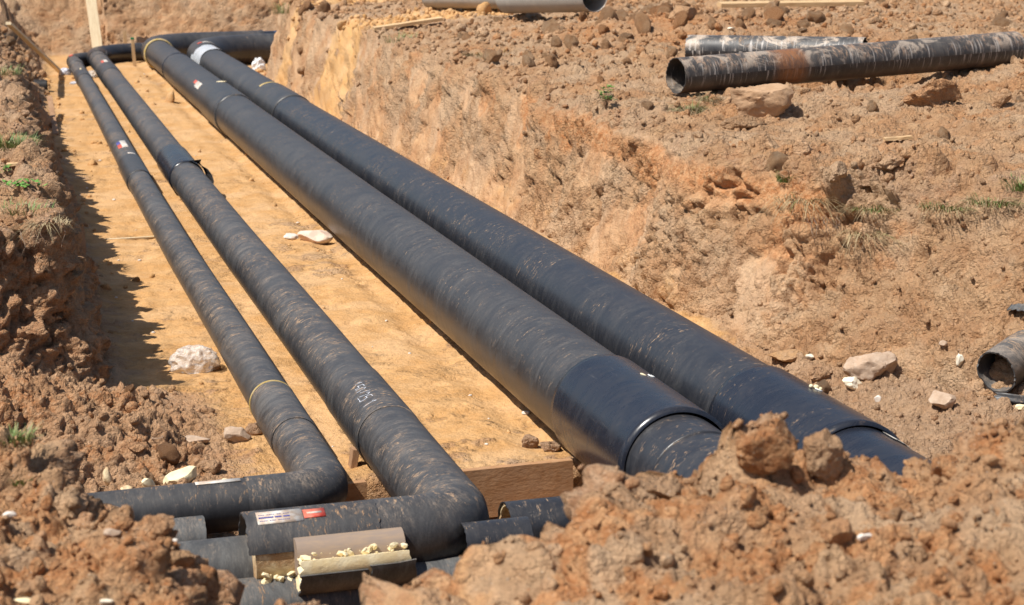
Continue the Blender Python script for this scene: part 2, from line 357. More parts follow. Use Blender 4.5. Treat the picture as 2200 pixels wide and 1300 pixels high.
def pipe_material(name, base=(.014, .0145, .018), wash=.5, tan=.5, rough=.40, seed=0., tansize=1.0, washcol=(.165, .158, .150), tancol=(.46, .30, .18), pale=0.0, rust=None, drip=0.0, dust=.25, dustcol=(.33, .255, .19)):
    mt, nt, b = new_mat(name); q = NB(nt)
    uv = q.new('ShaderNodeUVMap'); uv.uv_map = 'UVMap'
    mp = q.new('ShaderNodeMapping'); q.l.new(uv.outputs[0], mp.inputs[0]); mp.inputs['Location'].default_value = (seed, seed * 3.1, seed * 1.7)
    v = mp.outputs[0]
    geo = q.new('ShaderNodeNewGeometry'); sx = q.new('ShaderNodeSeparateXYZ'); q.l.new(geo.outputs['Normal'], sx.inputs[0]); top = sx.outputs[2]
    ln = q.noise(q.scale(v, (1.1, 2.3, 1)), 1.5, 9, .80, 1.5)    # smears running round the pipe
    lf = q.noise(q.scale(v, (7, 48, 1)), 1.5, 5, .75, 1.2)
    sk = q.noise(q.scale(v, (70, 3, 1)), 1.0, 3, .6, .4)        # long thin scratches
    big = q.noise(v, .9, 5, .65)
    iso = q.noise(q.scale(v, (1, 1.9, 1)), 13 / tansize, 6, .75, .8)
    clus = q.noise(v, 1.05, 5, .7)
    fine = q.noise(v, 85, 4, .7)
    w = q.math('MULTIPLY', q.ramp(ln, .34, .70), q.ramp(lf, .30, .70, .25, 1.0))
    w = q.math('MULTIPLY', w, q.ramp(big, .3, .7, .4, 1.0))
    w = q.math('ADD', w, q.math('MULTIPLY', q.ramp(top, -.2, .9), .26))
    w = q.math('ADD', w, q.math('MULTIPLY', q.ramp(fine, .45, .7), .10))
    c = q.mix(q.math('MULTIPLY', w, wash, clamp=True), base, washcol)
    scr = q.ramp(sk, .67, .74)
    c = q.mix(q.math('MULTIPLY', scr, .20 * (wash > 0)), c, washcol)
    # dry clay that has settled on the upper side, in clusters of small flecks
    tm = q.ramp(q.math('ADD', q.math('MULTIPLY', iso, .62), q.math('MULTIPLY', lf, .38)), .60 - .11 * tan, .645 - .09 * tan)
    dsm = q.math('MULTIPLY', q.ramp(q.noise(q.scale(v, (1.6, 2.6, 1)), 1.9, 7, .72, 1.0), .42, .72), q.ramp(top, .1, .95)); dsm = q.math('MULTIPLY', dsm, q.ramp(lf, .3, .7, .35, 1.))
    dsm = q.math('MULTIPLY', dsm, q.ramp(q.noise(q.scale(v, (14, 40, 1)), 2.0, 5, .8, .6), .40, .62))
    c = q.mix(q.math('MULTIPLY', dsm, dust), c, dustcol)
    tm = q.math('MULTIPLY', tm, q.ramp(clus, .52 - .12 * tan, .60 - .08 * tan))
    tm = q.math('MULTIPLY', tm, q.ramp(fine, .34, .50, .35, 1.0))
    tm = q.math('MULTIPLY', tm, q.ramp(top, .05, .75))
    c = q.mix(q.math('MULTIPLY', tm, .85, clamp=True), c, tancol)
    low = q.math('MULTIPLY', q.ramp(top, -.25, -.85), q.ramp(ln, .3, .7, .2, .75))
    c = q.mix(q.math('MULTIPLY', low, .35), c, (.30, .17, .08))
    if pale:
        pm = q.math('MULTIPLY', q.ramp(q.noise(v, 2.4, 7, .7, 1.2), .50, .60), q.ramp(fine, .3, .5))
        pm = q.math('MULTIPLY', pm, q.ramp(top, -.1, .5))
        c = q.mix(q.math('MULTIPLY', pm, pale), c, (.50, .40, .31))
    if drip:
        dn = q.noise(q.scale(v, (.9, 16, 1)), 1.7, 4, .6, .25)
        dm = q.math('MULTIPLY', q.ramp(dn, .56, .62), q.ramp(top, -.75, -.1)); dm = q.math('MULTIPLY', dm, q.ramp(top, .95, .45))
        c = q.mix(q.math('MULTIPLY', dm, drip), c, (.47, .43, .39))
    if rust:
        suv = q.new('ShaderNodeSeparateXYZ'); q.l.new(uv.outputs[0], suv.inputs[0])
        rr = q.math('ABSOLUTE', q.math('SUBTRACT', q.math('ADD', suv.outputs[1], q.math('MULTIPLY', q.math('SUBTRACT', ln, .5), .25)), rust[0]))
        rm = q.math('MULTIPLY', q.ramp(rr, rust[1], rust[1] * .2), q.ramp(lf, .3, .6, .35, .9)); rm = q.math('MULTIPLY', rm, q.ramp(iso, .30, .55, .45, 1.))
        c = q.mix(rm, c, q.mix(lf, (.20, .065, .018), (.36, .15, .05)))
    q.l.new(c, b.inputs['Base Color'])
    rg = q.math('ADD', rough, q.math('MULTIPLY', w, .28)); rg = q.math('ADD', rg, q.math('MULTIPLY', tm, .4), clamp=True)
    q.l.new(rg, b.inputs['Roughness']); b.inputs['Specular IOR Level'].default_value = .5
    hgt = q.math('ADD', q.math('MULTIPLY', tm, .8), q.math('MULTIPLY', lf, .12)); hgt = q.math('ADD', hgt, q.math('MULTIPLY', big, .8))
    q.l.new(q.bump(hgt, .6, .004), b.inputs['Normal'])
    return mt
M_P1 = pipe_material('casing_dusty_thin', wash=.74, tan=.60, seed=1.3, rough=.35, dust=.9)
M_P2 = pipe_material('casing_dusty_medium', wash=.68, tan=.62, seed=4.1, rough=.35, dust=.9)
M_P3 = pipe_material('casing_large_near', wash=.50, tan=.34, seed=7.7, rough=.33)
M_P4 = pipe_material('casing_large_far', base=(.010, .012, .018), wash=.30, tan=.42, seed=9.2, rough=.27, dust=.2)
M_SL = pipe_material('sleeve_glossy', base=(.008, .011, .020), wash=.14, tan=.30, seed=12.5, rough=.17, dust=.12)
M_SLD = pipe_material('sleeve_dusty', base=(.014, .015, .018), wash=.45, tan=.35, seed=15.5, rough=.30)
M_ARM = pipe_material('casing_cut_end', wash=.50, tan=.50, seed=19.1, rough=.45, tansize=1.3, dust=.55, tancol=(.40, .24, .13))
M_OFF = pipe_material('casing_offcut', wash=1.0, tan=.55, seed=23.7, rough=.55, tansize=1.6, dust=.75, washcol=(.15, .15, .145), tancol=(.38, .23, .125))
M_OLD = pipe_material('casing_old_clay', wash=.75, tan=.95, seed=27.9, rough=.42, tansize=2.4, pale=.65, drip=.6, rust=(1.55, .34), washcol=(.17, .15, .13), tancol=(.44, .28, .18))
M_EDGE = pipe_material('casing_edge_clay', base=(.03, .03, .032), wash=.9, tan=.9, seed=41.9, rough=.5, tansize=2.0, pale=.35, dust=.8)
M_OLDW = pipe_material('casing_old_white', wash=.7, tan=.6, seed=31.9, rough=.42, tansize=2.4, pale=.95, drip=.8)
M_OLDG = pipe_material('casing_old_grey', base=(.27, .25, .225), wash=1., tan=.8, seed=35.9, rough=.6, tansize=2.4, pale=.7, washcol=(.42, .38, .33))

def simple(name, col, rough=.7, col2=None, sc=12, bump=.3, bd=.004, spec=.3, stretch=None, coord='Object', dirt=0.):
    mt, nt, b = new_mat(name); q = NB(nt)
    tc = q.new('ShaderNodeTexCoord'); v = tc.outputs[coord]
    if stretch: v = q.scale(v, stretch)
    n = q.noise(v, sc, 6, .65, .3)
    c = q.mix(q.ramp(n, .35, .65), col, col2 or tuple(.75 * k for k in col))
    if dirt:
        d = q.ramp(q.noise(tc.outputs['Object'], 7, 5, .7), .45, .62)
        c = q.mix(q.math('MULTIPLY', d, dirt), c, (.38, .22, .12))
    q.l.new(c, b.inputs['Base Color']); b.inputs['Roughness'].default_value = rough; b.inputs['Specular IOR Level'].default_value = spec
    if bump: q.l.new(q.bump(q.noise(v, sc * 2.2, 5, .7), bump, bd), b.inputs['Normal'])
    return mt
M_WOOD = simple('fresh_timber', (.66, .47, .26), .65, (.50, .31, .15), 3.2, .25, .003, stretch=(1.2, 16, 16))
M_WOODP = simple('pale_timber', (.78, .64, .42), .6, (.66, .50, .30), 3.2, .2, .003, stretch=(1., 14, 14))
M_WOODD = simple('muddy_timber', (.40, .24, .135), .85, (.31, .17, .09), 4, .6, .006, stretch=(1.5, 6, 6))
M_WOOD2 = simple('dusty_timber', (.50, .34, .20), .85, (.42, .27, .15), 4, .6, .006, stretch=(1.5, 6, 6), dirt=.6)
M_FORM = simple('formwork_timber', (.36, .185, .085), .9, (.44, .25, .13), 5, .8, .006, stretch=(2, 4, 4), dirt=.6)
M_FOAM = simple('foam', (.84, .74, .50), .85, (.76, .62, .36), 9, .7, .008, spec=.2, dirt=.12)
M_FOAMD = simple('dirty_foam', (.78, .65, .42), .9, (.46, .29, .14), 7, .9, .012, spec=.2, dirt=.45)
M_FOAMW = simple('white_foam', (.82, .76, .62), .85, (.70, .60, .42), 12, .6, .006, spec=.2, dirt=.2)
M_STEEL = simple('dusty_steel', (.33, .235, .16), .7, (.26, .20, .16), 5, .3, .003, stretch=(1, 4, 4))
M_STONE = simple('pink_stone', (.60, .42, .33), .9, (.72, .60, .48), 9, .8, .006, spec=.2)
M_STONEG = simple('grey_stone', (.40, .285, .20), .9, (.52, .40, .30), 14, .8, .006, spec=.2, dirt=.4)
M_STONEW = simple('white_stone', (.74, .68, .60), .85, (.60, .52, .44), 14, .5, .004, spec=.2, dirt=.15)
M_BOULDER = simple('crusted_clay', (.47, .305, .185), .93, (.40, .245, .140), 8, 1., .012, spec=.15)
M_WHITE = simple('white_sticker', (.66, .63, .58), .5, (.60, .55, .48), 14, 0, dirt=.55)
M_RED = simple('red_print', (.55, .06, .04), .5, (.62, .14, .10), 14, 0, dirt=.3)
M_BLUE = simple('blue_print', (.06, .06, .22), .5, (.10, .10, .30), 40, 0)
M_MARK = simple('white_marker', (.62, .64, .70), .6, (.42, .44, .48), 60, 0)
M_MARKB = simple('blue_marker', (.05, .20, .42), .6, (.03, .12, .28), 60, 0)
M_YEL = simple('yellow_foam_ring', (.50, .38, .20), .7, (.40, .28, .07), 12, .5)
M_PLUG = simple('white_plug', (.80, .80, .78), .4, (.74, .74, .70), 30, 0)
M_PLUGF = simple('cream_foam_blob', (.80, .70, .48), .7, (.70, .58, .34), 30, .3)
M_BLACKI = simple('casing_inside', (.020, .020, .022), .5, (.035, .03, .028), 12, .2)
M_PAINTG = simple('green_paint', (.03, .30, .12), .6, (.02, .22, .09), 30, 0)
def leaf_mat(name, c1, c2):
    mt, nt, b = new_mat(name); q = NB(nt)
    oi = q.new('ShaderNodeTexCoord'); n = q.noise(oi.outputs['Object'], 14, 3)
    q.l.new(q.mix(q.ramp(n, .35, .65), c1, c2), b.inputs['Base Color']); b.inputs['Roughness'].default_value = .55
    b.inputs['Transmission Weight'].default_value = 0.0; b.inputs['Subsurface Weight'].default_value = .0
    return mt
M_GRASS = leaf_mat('green_grass', (.10, .19, .035), (.20, .26, .08))
M_DRY = leaf_mat('dry_grass', (.40, .31, .17), (.27, .20, .10))
M_LEAF = leaf_mat('green_leaf', (.09, .24, .03), (.16, .32, .06))
M_ROOT = leaf_mat('root', (.17, .10, .06), (.28, .19, .12))
def plastic_mat(name, col, alpha, rough=.18):
    mt, nt, b = new_mat(name); q = NB(nt)
    b.inputs['Base Color'].default_value = (*col, 1); b.inputs['Roughness'].default_value = rough
    tc = q.new('ShaderNodeTexCoord'); n = q.noise(tc.outputs['Object'], 30, 5, .7)
    q.l.new(q.ramp(n, .35, .65, alpha * .6, min(1, alpha * 1.3)), b.inputs['Alpha'])
    q.l.new(q.bump(q.noise(tc.outputs['Object'], 22, 4, .7), .9, .02), b.inputs['Normal'])
    return mt
M_PLAS = plastic_mat('clear_plastic', (.80, .72, .64), .55)
M_PLASB = plastic_mat('bluish_plastic', (.66, .68, .76), .85)
M_SHEET = plastic_mat('white_sheet', (.85, .85, .85), 1.0, .5)
mt, nt, b = new_mat('foil'); q = NB(nt); b.inputs['Base Color'].default_value = (.80, .83, .86, 1); b.inputs['Metallic'].default_value = .35; b.inputs['Roughness'].default_value = .25
tc = q.new('ShaderNodeTexCoord'); q.l.new(q.bump(q.noise(tc.outputs['Object'], 14, 5, .7), 1., .03), b.inputs['Normal']); M_FOIL = mt

# ------------------------------------------------------------------ object helpers
def mesh_from(name, V, F, mat=None, smooth=True, uv=None):
    me = bpy.data.meshes.new(name); me.from_pydata([tuple(v) for v in V], [], F); 
    if uv is not None:
        l = me.uv_layers.new(name='UVMap'); idx = np.zeros(len(me.loops), np.int32); me.loops.foreach_get('vertex_index', idx)
        l.data.foreach_set('uv', np.array(uv, np.float32)[idx].ravel())
    if mat: me.materials.append(mat)
    if smooth: me.polygons.foreach_set('use_smooth', [True] * len(me.polygons))
    me.update(); return me
def tag(o, label=None, cat=None, group=None, kind=None):
    if label: o['label'] = label
    if cat: o['category'] = cat
    if group: o['group'] = group
    if kind: o['kind'] = kind
    return o
def thing(name, loc, label, cat, group=None):
    o = bpy.data.objects.new(name, None); COL.objects.link(o); o.location = loc; o.empty_display_size = .1
    return tag(o, label, cat, group)
def put(name, V, F, mat, parent=None, base=None, smooth=True, uv=None):
    """one mesh object from world coordinates; a part's mesh is stored relative to its thing"""
    V = np.array([tuple(v) for v in V], float)
    if parent is not None:
        o0 = parent; off = Vector((0, 0, 0))
        while o0 is not None: off += o0.location; o0 = o0.parent
        base_ = off
    else:
        base_ = Vector(base) if base is not None else Vector((V[:, 0].mean(), V[:, 1].mean(), V[:, 2].min()))
    V = V - np.array(base_)
    o = bpy.data.objects.new(name, mesh_from(name, V, F, mat, smooth, uv)); COL.objects.link(o)
    if parent is not None: o.parent = parent
    else: o.location = base_
    return o
def frames(path):
    path = [Vector(p) for p in path]; out = []; s = 0
    for i, p in enumerate(path):
        a = path[max(0, i - 1)]; c = path[min(len(path) - 1, i + 1)]; t = (c - a).normalized()
        side = t.cross(Vector((0, 0, 1)))
        if side.length < 1e-4: side = Vector((1, 0, 0))
        side.normalize(); up = side.cross(t)
        if i: s += (p - path[i - 1]).length
        out.append((p, side, up, s))
    return out
def tube(path, radii, seg=48, a0=0., a1=2 * math.pi, inner=None, voff=0., wob=0., jag=0., seed=0, caps=True):
    """pipe surface along a path. inner = inner radius: a real wall thickness with end rims."""
    fr_ = frames(path); n = len(fr_); full = abs(a1 - a0 - 2 * math.pi) < 1e-6
    if not hasattr(radii, '__len__'): radii = [radii] * n
    V, F, UV = [], [], []; rnd = random.Random(seed)
    m_ = seg if full else seg + 1
    js = [[rnd.uniform(-jag, jag) for _ in range(seg + 1)] for _ in range(2)]
    def ring(k, rr, flip):
        p, sd, up, s = fr_[k]; t = up.cross(sd) * 1.0
        t = sd.cross(up) if False else (Vector(fr_[min(n - 1, k + 1)][0]) - Vector(fr_[max(0, k - 1)][0])).normalized()
        for j in range(seg + 1):
            a = a0 + (a1 - a0) * j / seg
            r2 = rr * (1 + wob * mnoise.noise(Vector((math.cos(a) * 2, math.sin(a) * 2, s * 1.5 + seed))))
            d = js[0][j % seg if full else j] if k == 0 else (js[1][j % seg if full else j] if k == n - 1 else 0)
            V.append(p + (sd * math.cos(a) + up * math.sin(a)) * r2 + t * d); UV.append((a * radii[k] + seed, s + voff))
    for k in range(n): ring(k, radii[k], False)
    w = seg + 1
    for k in range(n - 1):
        for j in range(seg): F.append((k * w + j, (k + 1) * w + j, (k + 1) * w + j + 1, k * w + j + 1))
    if inner is not None:
        o = len(V)
        for k in range(n): ring(k, inner if not hasattr(inner, '__len__') else inner[k], True)
        for k in range(n - 1):
            for j in range(seg): F.append((o + k * w + j, o + k * w + j + 1, o + (k + 1) * w + j + 1, o + (k + 1) * w + j))
        for k, fl in ((0, 0), (n - 1, 1)):
            for j in range(seg):
                q4 = (k * w + j, k * w + j + 1, o + k * w + j + 1, o + k * w + j)
                F.append(q4 if not fl else q4[::-1])
        if not full:
            for k in range(n - 1):
                F.append((k * w, o + k * w, o + (k + 1) * w, (k + 1) * w))
                F.append((k * w + seg, (k + 1) * w + seg, o + (k + 1) * w + seg, o + k * w + seg))
    elif caps:
        for k, fl in ((0, 0), (n - 1, 1)):
            loop = [k * w + j for j in range(seg if full else seg + 1)]
            F.append(tuple(loop if not fl else loop[::-1]))
    return V, F, UV
def sharp_edges(o, ang=35):
    me = o.data
    try: me.set_sharp_from_angle(angle=R_(ang))
    except Exception: pass
    return o
def add_tube(name, path, radii, mat, parent=None, base=None, **k):
    V, F, UV = tube(path, radii, **k)
    o = put(name, V, F, mat, parent, base, True, UV); sharp_edges(o); return o
def ico(sub):
    import bmesh
    bm = bmesh.new(); bmesh.ops.create_icosphere(bm, subdivisions=sub, radius=1)
    V = np.array([v.co[:] for v in bm.verts]); F = [tuple(v.index for v in f.verts) for f in bm.faces]; bm.free(); return V, F
ICO = {k: ico(k) for k in (1, 2, 3, 4, 5)}
def rock_shape(seed, sub=3, cuts=9, rough=.12, dims=(1, 1, 1), fr=2.5, cut=.60):
    r = np.random.RandomState(seed); V, F = ICO[sub]; V = V.copy()
    for _ in range(cuts):
        nn = r.normal(size=3); nn /= np.linalg.norm(nn); dd = cut + .30 * r.rand()
        s_ = V @ nn; k = s_ > dd; V[k] -= np.outer((s_[k] - dd) * .98, nn)
    nn = fbm(V * fr / 2, 3, seed % 50) * rough
    if sub >= 4: nn = nn + perlin(V * fr * 5, seed % 31) * rough * .22
    V = V * (1 + nn[:, None]) * np.array(dims)
    return V, F
def rot_euler(V, e):
    M = np.array(Matrix.Rotation(e[2], 3, 'Z') @ Matrix.Rotation(e[1], 3, 'Y') @ Matrix.Rotation(e[0], 3, 'X'))
    return V @ M.T
def box_verts(L, W, T_, nx=10, jit=.0, seed=0, bev=.004):
    """plank with chamfered long edges, length along X"""
    rnd = random.Random(seed); V, F = [], []
    prof = [(-W / 2 + bev, -T_ / 2), (W / 2 - bev, -T_ / 2), (W / 2, -T_ / 2 + bev), (W / 2, T_ / 2 - bev), (W / 2 - bev, T_ / 2), (-W / 2 + bev, T_ / 2), (-W / 2, T_ / 2 - bev), (-W / 2, -T_ / 2 + bev)]
    for i in range(nx + 1):
        x = -L / 2 + L * i / nx
        for (a, b_) in prof: V.append((x + rnd.uniform(-jit, jit) * (i in (0, nx)), a + rnd.uniform(-jit, jit) * .3, b_ + rnd.uniform(-jit, jit) * .3))
    for i in range(nx):
        for j in range(8): F.append((i * 8 + j, (i + 1) * 8 + j, (i + 1) * 8 + (j + 1) % 8, i * 8 + (j + 1) % 8))
    F.append(tuple(range(8))[::-1]); F.append(tuple(nx * 8 + j for j in range(8)))
    F = [f[::-1] for f in F]
    return V, F
def plank(name, p0, p1, W, T_, mat, label, cat='plank', group=None, upv=None, jit=.003, seed=0):
    p0, p1 = Vector(p0), Vector(p1); L = (p1 - p0).length; x = (p1 - p0).normalized()
    u = Vector(upv) if upv else Vector((0, 0, 1)); yv = u.cross(x).normalized(); z = x.cross(yv)
    V, F = box_verts(L, W, T_, max(4, int(L / .15)), jit, seed)
    me = mesh_from(name, V, F, mat, False)
    o = bpy.data.objects.new(name, me); COL.objects.link(o)
    Mx = Matrix.Identity(4)
    for i in range(3): Mx[i][0] = x[i]; Mx[i][1] = yv[i]; Mx[i][2] = z[i]; Mx[i][3] = (p0[i] + p1[i]) / 2
    o.matrix_world = Mx
    if label: tag(o, label, cat, group)
    return o

# ------------------------------------------------------------------ ground meshes
reg = np.full(NR * NC, 0, np.int8)                    # 0 ground, 1 bank, 2 floor
reg[(D < .0)] = 2; reg[(D >= 0) & (T < 1.0) ] = 1
idx = np.arange(NR * NC).reshape(NR, NC)
Q = np.stack([idx[:-1, :-1], idx[:-1, 1:], idx[1:, 1:], idx[1:, :-1]], -1).reshape(-1, 4)
qr = reg[Q].max(1)
qr = np.where((reg[Q] == 1).any(1), 1, qr)
def grid_mesh(name, quads):
    used = np.unique(quads); mp_ = np.full(NR * NC, -1, np.int64); mp_[used] = np.arange(len(used)); f = mp_[quads].astype(np.int32)
    me = bpy.data.meshes.new(name); me.vertices.add(len(used)); me.vertices.foreach_set('co', P2[used].astype(np.float32).ravel())
    me.loops.add(f.size); me.loops.foreach_set('vertex_index', f.ravel())
    me.polygons.add(len(f)); me.polygons.foreach_set('loop_start', np.arange(len(f), dtype=np.int32) * 4)
    try: me.polygons.foreach_set('loop_total', np.full(len(f), 4, np.int32))
    except Exception: pass
    me.polygons.foreach_set('use_smooth', np.ones(len(f), bool))
    a = me.attributes.new('mask', 'FLOAT_COLOR', 'POINT'); a.data.foreach_set('color', MASK[used].ravel())
    a = me.attributes.new('plain', 'FLOAT', 'POINT'); a.data.foreach_set('value', PLAIN[used])
    me.materials.append(M_SOIL); me.update(); me.validate()
    o = bpy.data.objects.new(name, me); COL.objects.link(o); o['kind'] = 'structure'; return o
O_G = grid_mesh('ground', Q[qr == 0]); O_W = grid_mesh('trench_bank', Q[qr == 1]); O_F = grid_mesh('trench_floor', Q[qr == 2])
bpy.context.view_layer.update()
def cast(o, d):
    best = None
    for ob in (O_G, O_W, O_F):
        ok, loc, nrm, fi = ob.ray_cast(o, d)
        if ok and (best is None or (loc - o).length < best[0]): best = ((loc - o).length, loc, nrm, ob)
    return best
def spot(px, py):
    r = cast(Vector((0, 0, CAMH)), ray_dir(px, py)); return r[1] if r else at(px, py, 1.6)
def drop(x, y_):
    r = cast(Vector((x, y_, 8)), Vector((0, 0, -1))); return r[1] if r else Vector((x, y_, 1.6))

# ------------------------------------------------------------------ the four buried pipelines
BEND = [(9, .02), (11, .02), (13, .01), (16, 0), (20, -.03), (26, -.025), (32, .01), (40, .05), (48, .07), (60, .07)]
def wig(Y_): return float(np.interp(Y_, [a for a, _ in BEND], [b_ for _, b_ in BEND]))
def line(x, z, ya, yb, step=1.0, wigf=1.0):
    n = max(2, int(abs(yb - ya) / step) + 1)
    return [Vector((x + wigf * wig(t), t, z)) for t in np.linspace(ya, yb, n)]
def arc(cx, cy_, z, R, a0, a1, n=14):
    return [Vector((cx + R * math.cos(a), cy_ + R * math.sin(a), z)) for a in np.linspace(a0, a1, n)]
def sleeve(name, x, z, r, ya, yb, mat, parent, extra=.018, wigf=1.0, lip=.0, seed=0, ragged=False):
    ys = [ya, ya + .012, ya + .06, (ya + yb) / 2, yb - .06, yb - .012, yb]
    rr = [r + .004, r + extra * .9 + lip, r + extra, r + extra, r + extra, r + extra * .9 + lip, r + .004]
    V, F, UV = tube([Vector((x + wigf * wig(t), t, z)) for t in ys], rr, seg=64, seed=seed, voff=ya, caps=False, wob=.004)
    return put(name, V, F, mat, parent, None, True, UV)
def seam(x, z, r, Y_, mat, parent, w=.02, h=.005, wigf=1.0, a0=0., a1=2 * math.pi, name='seam_ring'):
    pts = [Vector((x + wigf * wig(t), t, z)) for t in (Y_ - w, Y_ - w * .5, Y_ + w * .5, Y_ + w)]
    V, F, UV = tube(pts, [r - .001, r + h, r + h, r - .001], seg=48, a0=a0, a1=a1, caps=False)
    return put(name, V, F, mat, parent, None, True, UV)
def patch_on(name, x, z, r, ya, yb, aa, ab, mat, parent, lift=.003, wigf=1.0):
    """thin label wrapped on a pipe along Y; angles from the +X side over the top"""
    V, F, UV = tube([Vector((x + wigf * wig(t), t, z)) for t in np.linspace(ya, yb, 3)], r + lift, seg=8, a0=aa, a1=ab, inner=r + lift - .0015)
    return put(name, V, F, mat, parent, None, True, UV)
GLY = {'1': [[(0.1, .75), (.35, 1), (.3, 0)]], '5': [[(.6, 1), (.15, .95), (.1, .55), (.5, .6), (.6, .3), (.4, 0), (.05, .05)]],
       '0': [[(.35, 1), (.08, .7), (.1, .2), (.35, 0), (.62, .3), (.6, .8), (.35, 1)]], '/': [[(.6, 1.1), (0, -.25)]],
       '2': [[(.08, .8), (.3, 1), (.58, .8), (.45, .45), (.05, 0), (.6, .03)]], '8': [[(.55, .8), (.3, 1), (.1, .75), (.55, .3), (.35, 0), (.08, .22), (.55, .8)]],
       ' ': [], '-': [[(.1, .5), (.5, .55)]]}
def handwriting(text, mapf, size, width, mat, parent, name='handwriting'):
    V, F = [], []; x = 0
    for ch in text:
        for stroke in GLY[ch]:
            pts = [np.array((x + a * size, b_ * size)) for a, b_ in stroke]
            for a, b_ in zip(pts[:-1], pts[1:]):
                t = (b_ - a) / (np.linalg.norm(b_ - a) + 1e-9); nrm = np.array((-t[1], t[0])) * width / 2; a = a - t * width * .4; b_ = b_ + t * width * .4
                for s_ in range(4):
                    c0 = a + (b_ - a) * s_ / 4; c1 = a + (b_ - a) * (s_ + 1) / 4; o = len(V)
                    V += [mapf(*(c0 - nrm)), mapf(*(c1 - nrm)), mapf(*(c1 + nrm)), mapf(*(c0 + nrm))]; F.append((o, o + 1, o + 2, o + 3))
        x += size * .78
    return put(name, V, F, mat, parent, None, False)

# pipeline 1 (thin, left)
x1, r1 = 1.84, .1675
L1 = thing('insulated_pipe', (x1, 11.04, 0), 'thinnest black insulated pipe, leftmost of the four laid along the trench', 'pipe')
YA = 11.06
add_tube('pipe_section', line(x1, r1, 12.32, 25.6, .8), r1, M_P1, L1, seed=1, caps=False)
add_tube('pipe_section', line(x1, r1, 27.2, 42.2, .8), r1, M_P1, L1, seed=2, caps=False)
add_tube('pipe_section', line(x1, r1, 43.2, 47.6, .8), r1, M_P1, L1, seed=3, caps=False)
R = .25
el = [Vector((x1 + wig(12.3), 12.32, r1)), Vector((x1 + wig(11.9), 11.8, r1))] + arc(x1 + .02 - R, YA + R, r1, R, 0, -math.pi / 2, 5) + [Vector((1.33, YA - .005, r1))]
add_tube('elbow', el, r1 + .002, M_P1, L1, seed=4, caps=False)
add_tube('pipe_section', [Vector((1.335, YA - .005, r1)), Vector((.6, YA - .02, r1)), Vector((-.8, YA - .05, r1))], r1 - .004, M_ARM, L1, seed=5, caps=False, voff=2)
sleeve('joint_sleeve', x1, r1, r1, 12.34, 13.4, M_P1, L1, .008, seed=6)
seam(x1, r1, r1, 13.42, M_YEL, L1, .006, .0095)
sleeve('joint_sleeve', x1, r1, r1, 25.55, 27.4, M_SLD, L1, .016, seed=7)
sleeve('joint_sleeve', x1, r1, r1, 41.9, 43.4, M_SLD, L1, .014, seed=8)
sleeve('joint_sleeve', x1, r1, r1, 45.6, 46.4, M_P1, L1, .020, seed=9)
R = .8
add_tube('elbow', [Vector((x1 + .07, 47.5, r1))] + arc(x1 + .07 + R, 47.7, r1, R, math.pi, math.pi / 2, 14) + [Vector((2.78, 48.5, r1))], r1 + .012, M_P3, L1, seed=10, caps=False)
patch_on('sticker', x1, r1, r1, 28.3, 29.15, R_(75), R_(112), M_WHITE, L1)
patch_on('sticker', x1, r1, r1, 28.32, 28.75, R_(107), R_(128), M_RED, L1, .005); patch_on('sticker', x1, r1, r1, 28.76, 29.1, R_(107), R_(128), M_BLUE, L1, .005)
patch_on('sticker', x1, r1, r1, 27.45, 27.62, R_(58), R_(98), M_WHITE, L1, .005)
patch_on('sticker', x1, r1, r1 + .01, 47.4, 47.8, R_(95), R_(125), M_RED, L1, .006)
V, F = rock_shape(3, 2, 2, .1, (.028, .08, .02)); put('foam_plug', V + np.array((x1 + .03, 43.1, 2 * r1 + .012)), F, M_PLUGF, L1)
# sticker strip on top of the near arm
V, F, UV = tube([Vector((1.02, YA - .01, r1)), Vector((1.3, YA - .008, r1)), Vector((1.28 + .32, YA - .005, r1))][:2], r1 + .001, seg=6, a0=R_(78), a1=R_(96), inner=r1)
put('sticker', V, F, M_WHITE, L1, None, True, UV)

# pipeline 2 (medium)
x2, r2 = 2.45, .227
L2 = thing('insulated_pipe', (x2, 10.1, 0), 'medium black insulated pipe with handwritten numbers, second from left in the trench', 'pipe')
YB = 10.0
add_tube('pipe_section', line(x2, r2, 13.25, 25.4, .8, .6), r2, M_P2, L2, seed=11, caps=False)
add_tube('pipe_section', line(x2, r2, 27.2, 41.9, .8, .6), r2, M_P2, L2, seed=12, caps=False)
add_tube('pipe_section', line(x2, r2, 43.2, 47.4, .8, .6), r2, M_P2, L2, seed=13, caps=False)
R = .26
el = [Vector((x2 + .012, 12.0, r2)), Vector((x2 + .012, 11.4, r2))] + arc(x2 + .012 - R, YB + R, r2, R, 0, -math.pi / 2, 5) + [Vector((1.93, YB, r2))]
add_tube('elbow', el, r2 + .002, M_P2, L2, seed=14, caps=False)
sleeve('joint_sleeve', x2, r2, r2, 12.0, 13.3, M_P2, L2, .009, .6, seed=15)
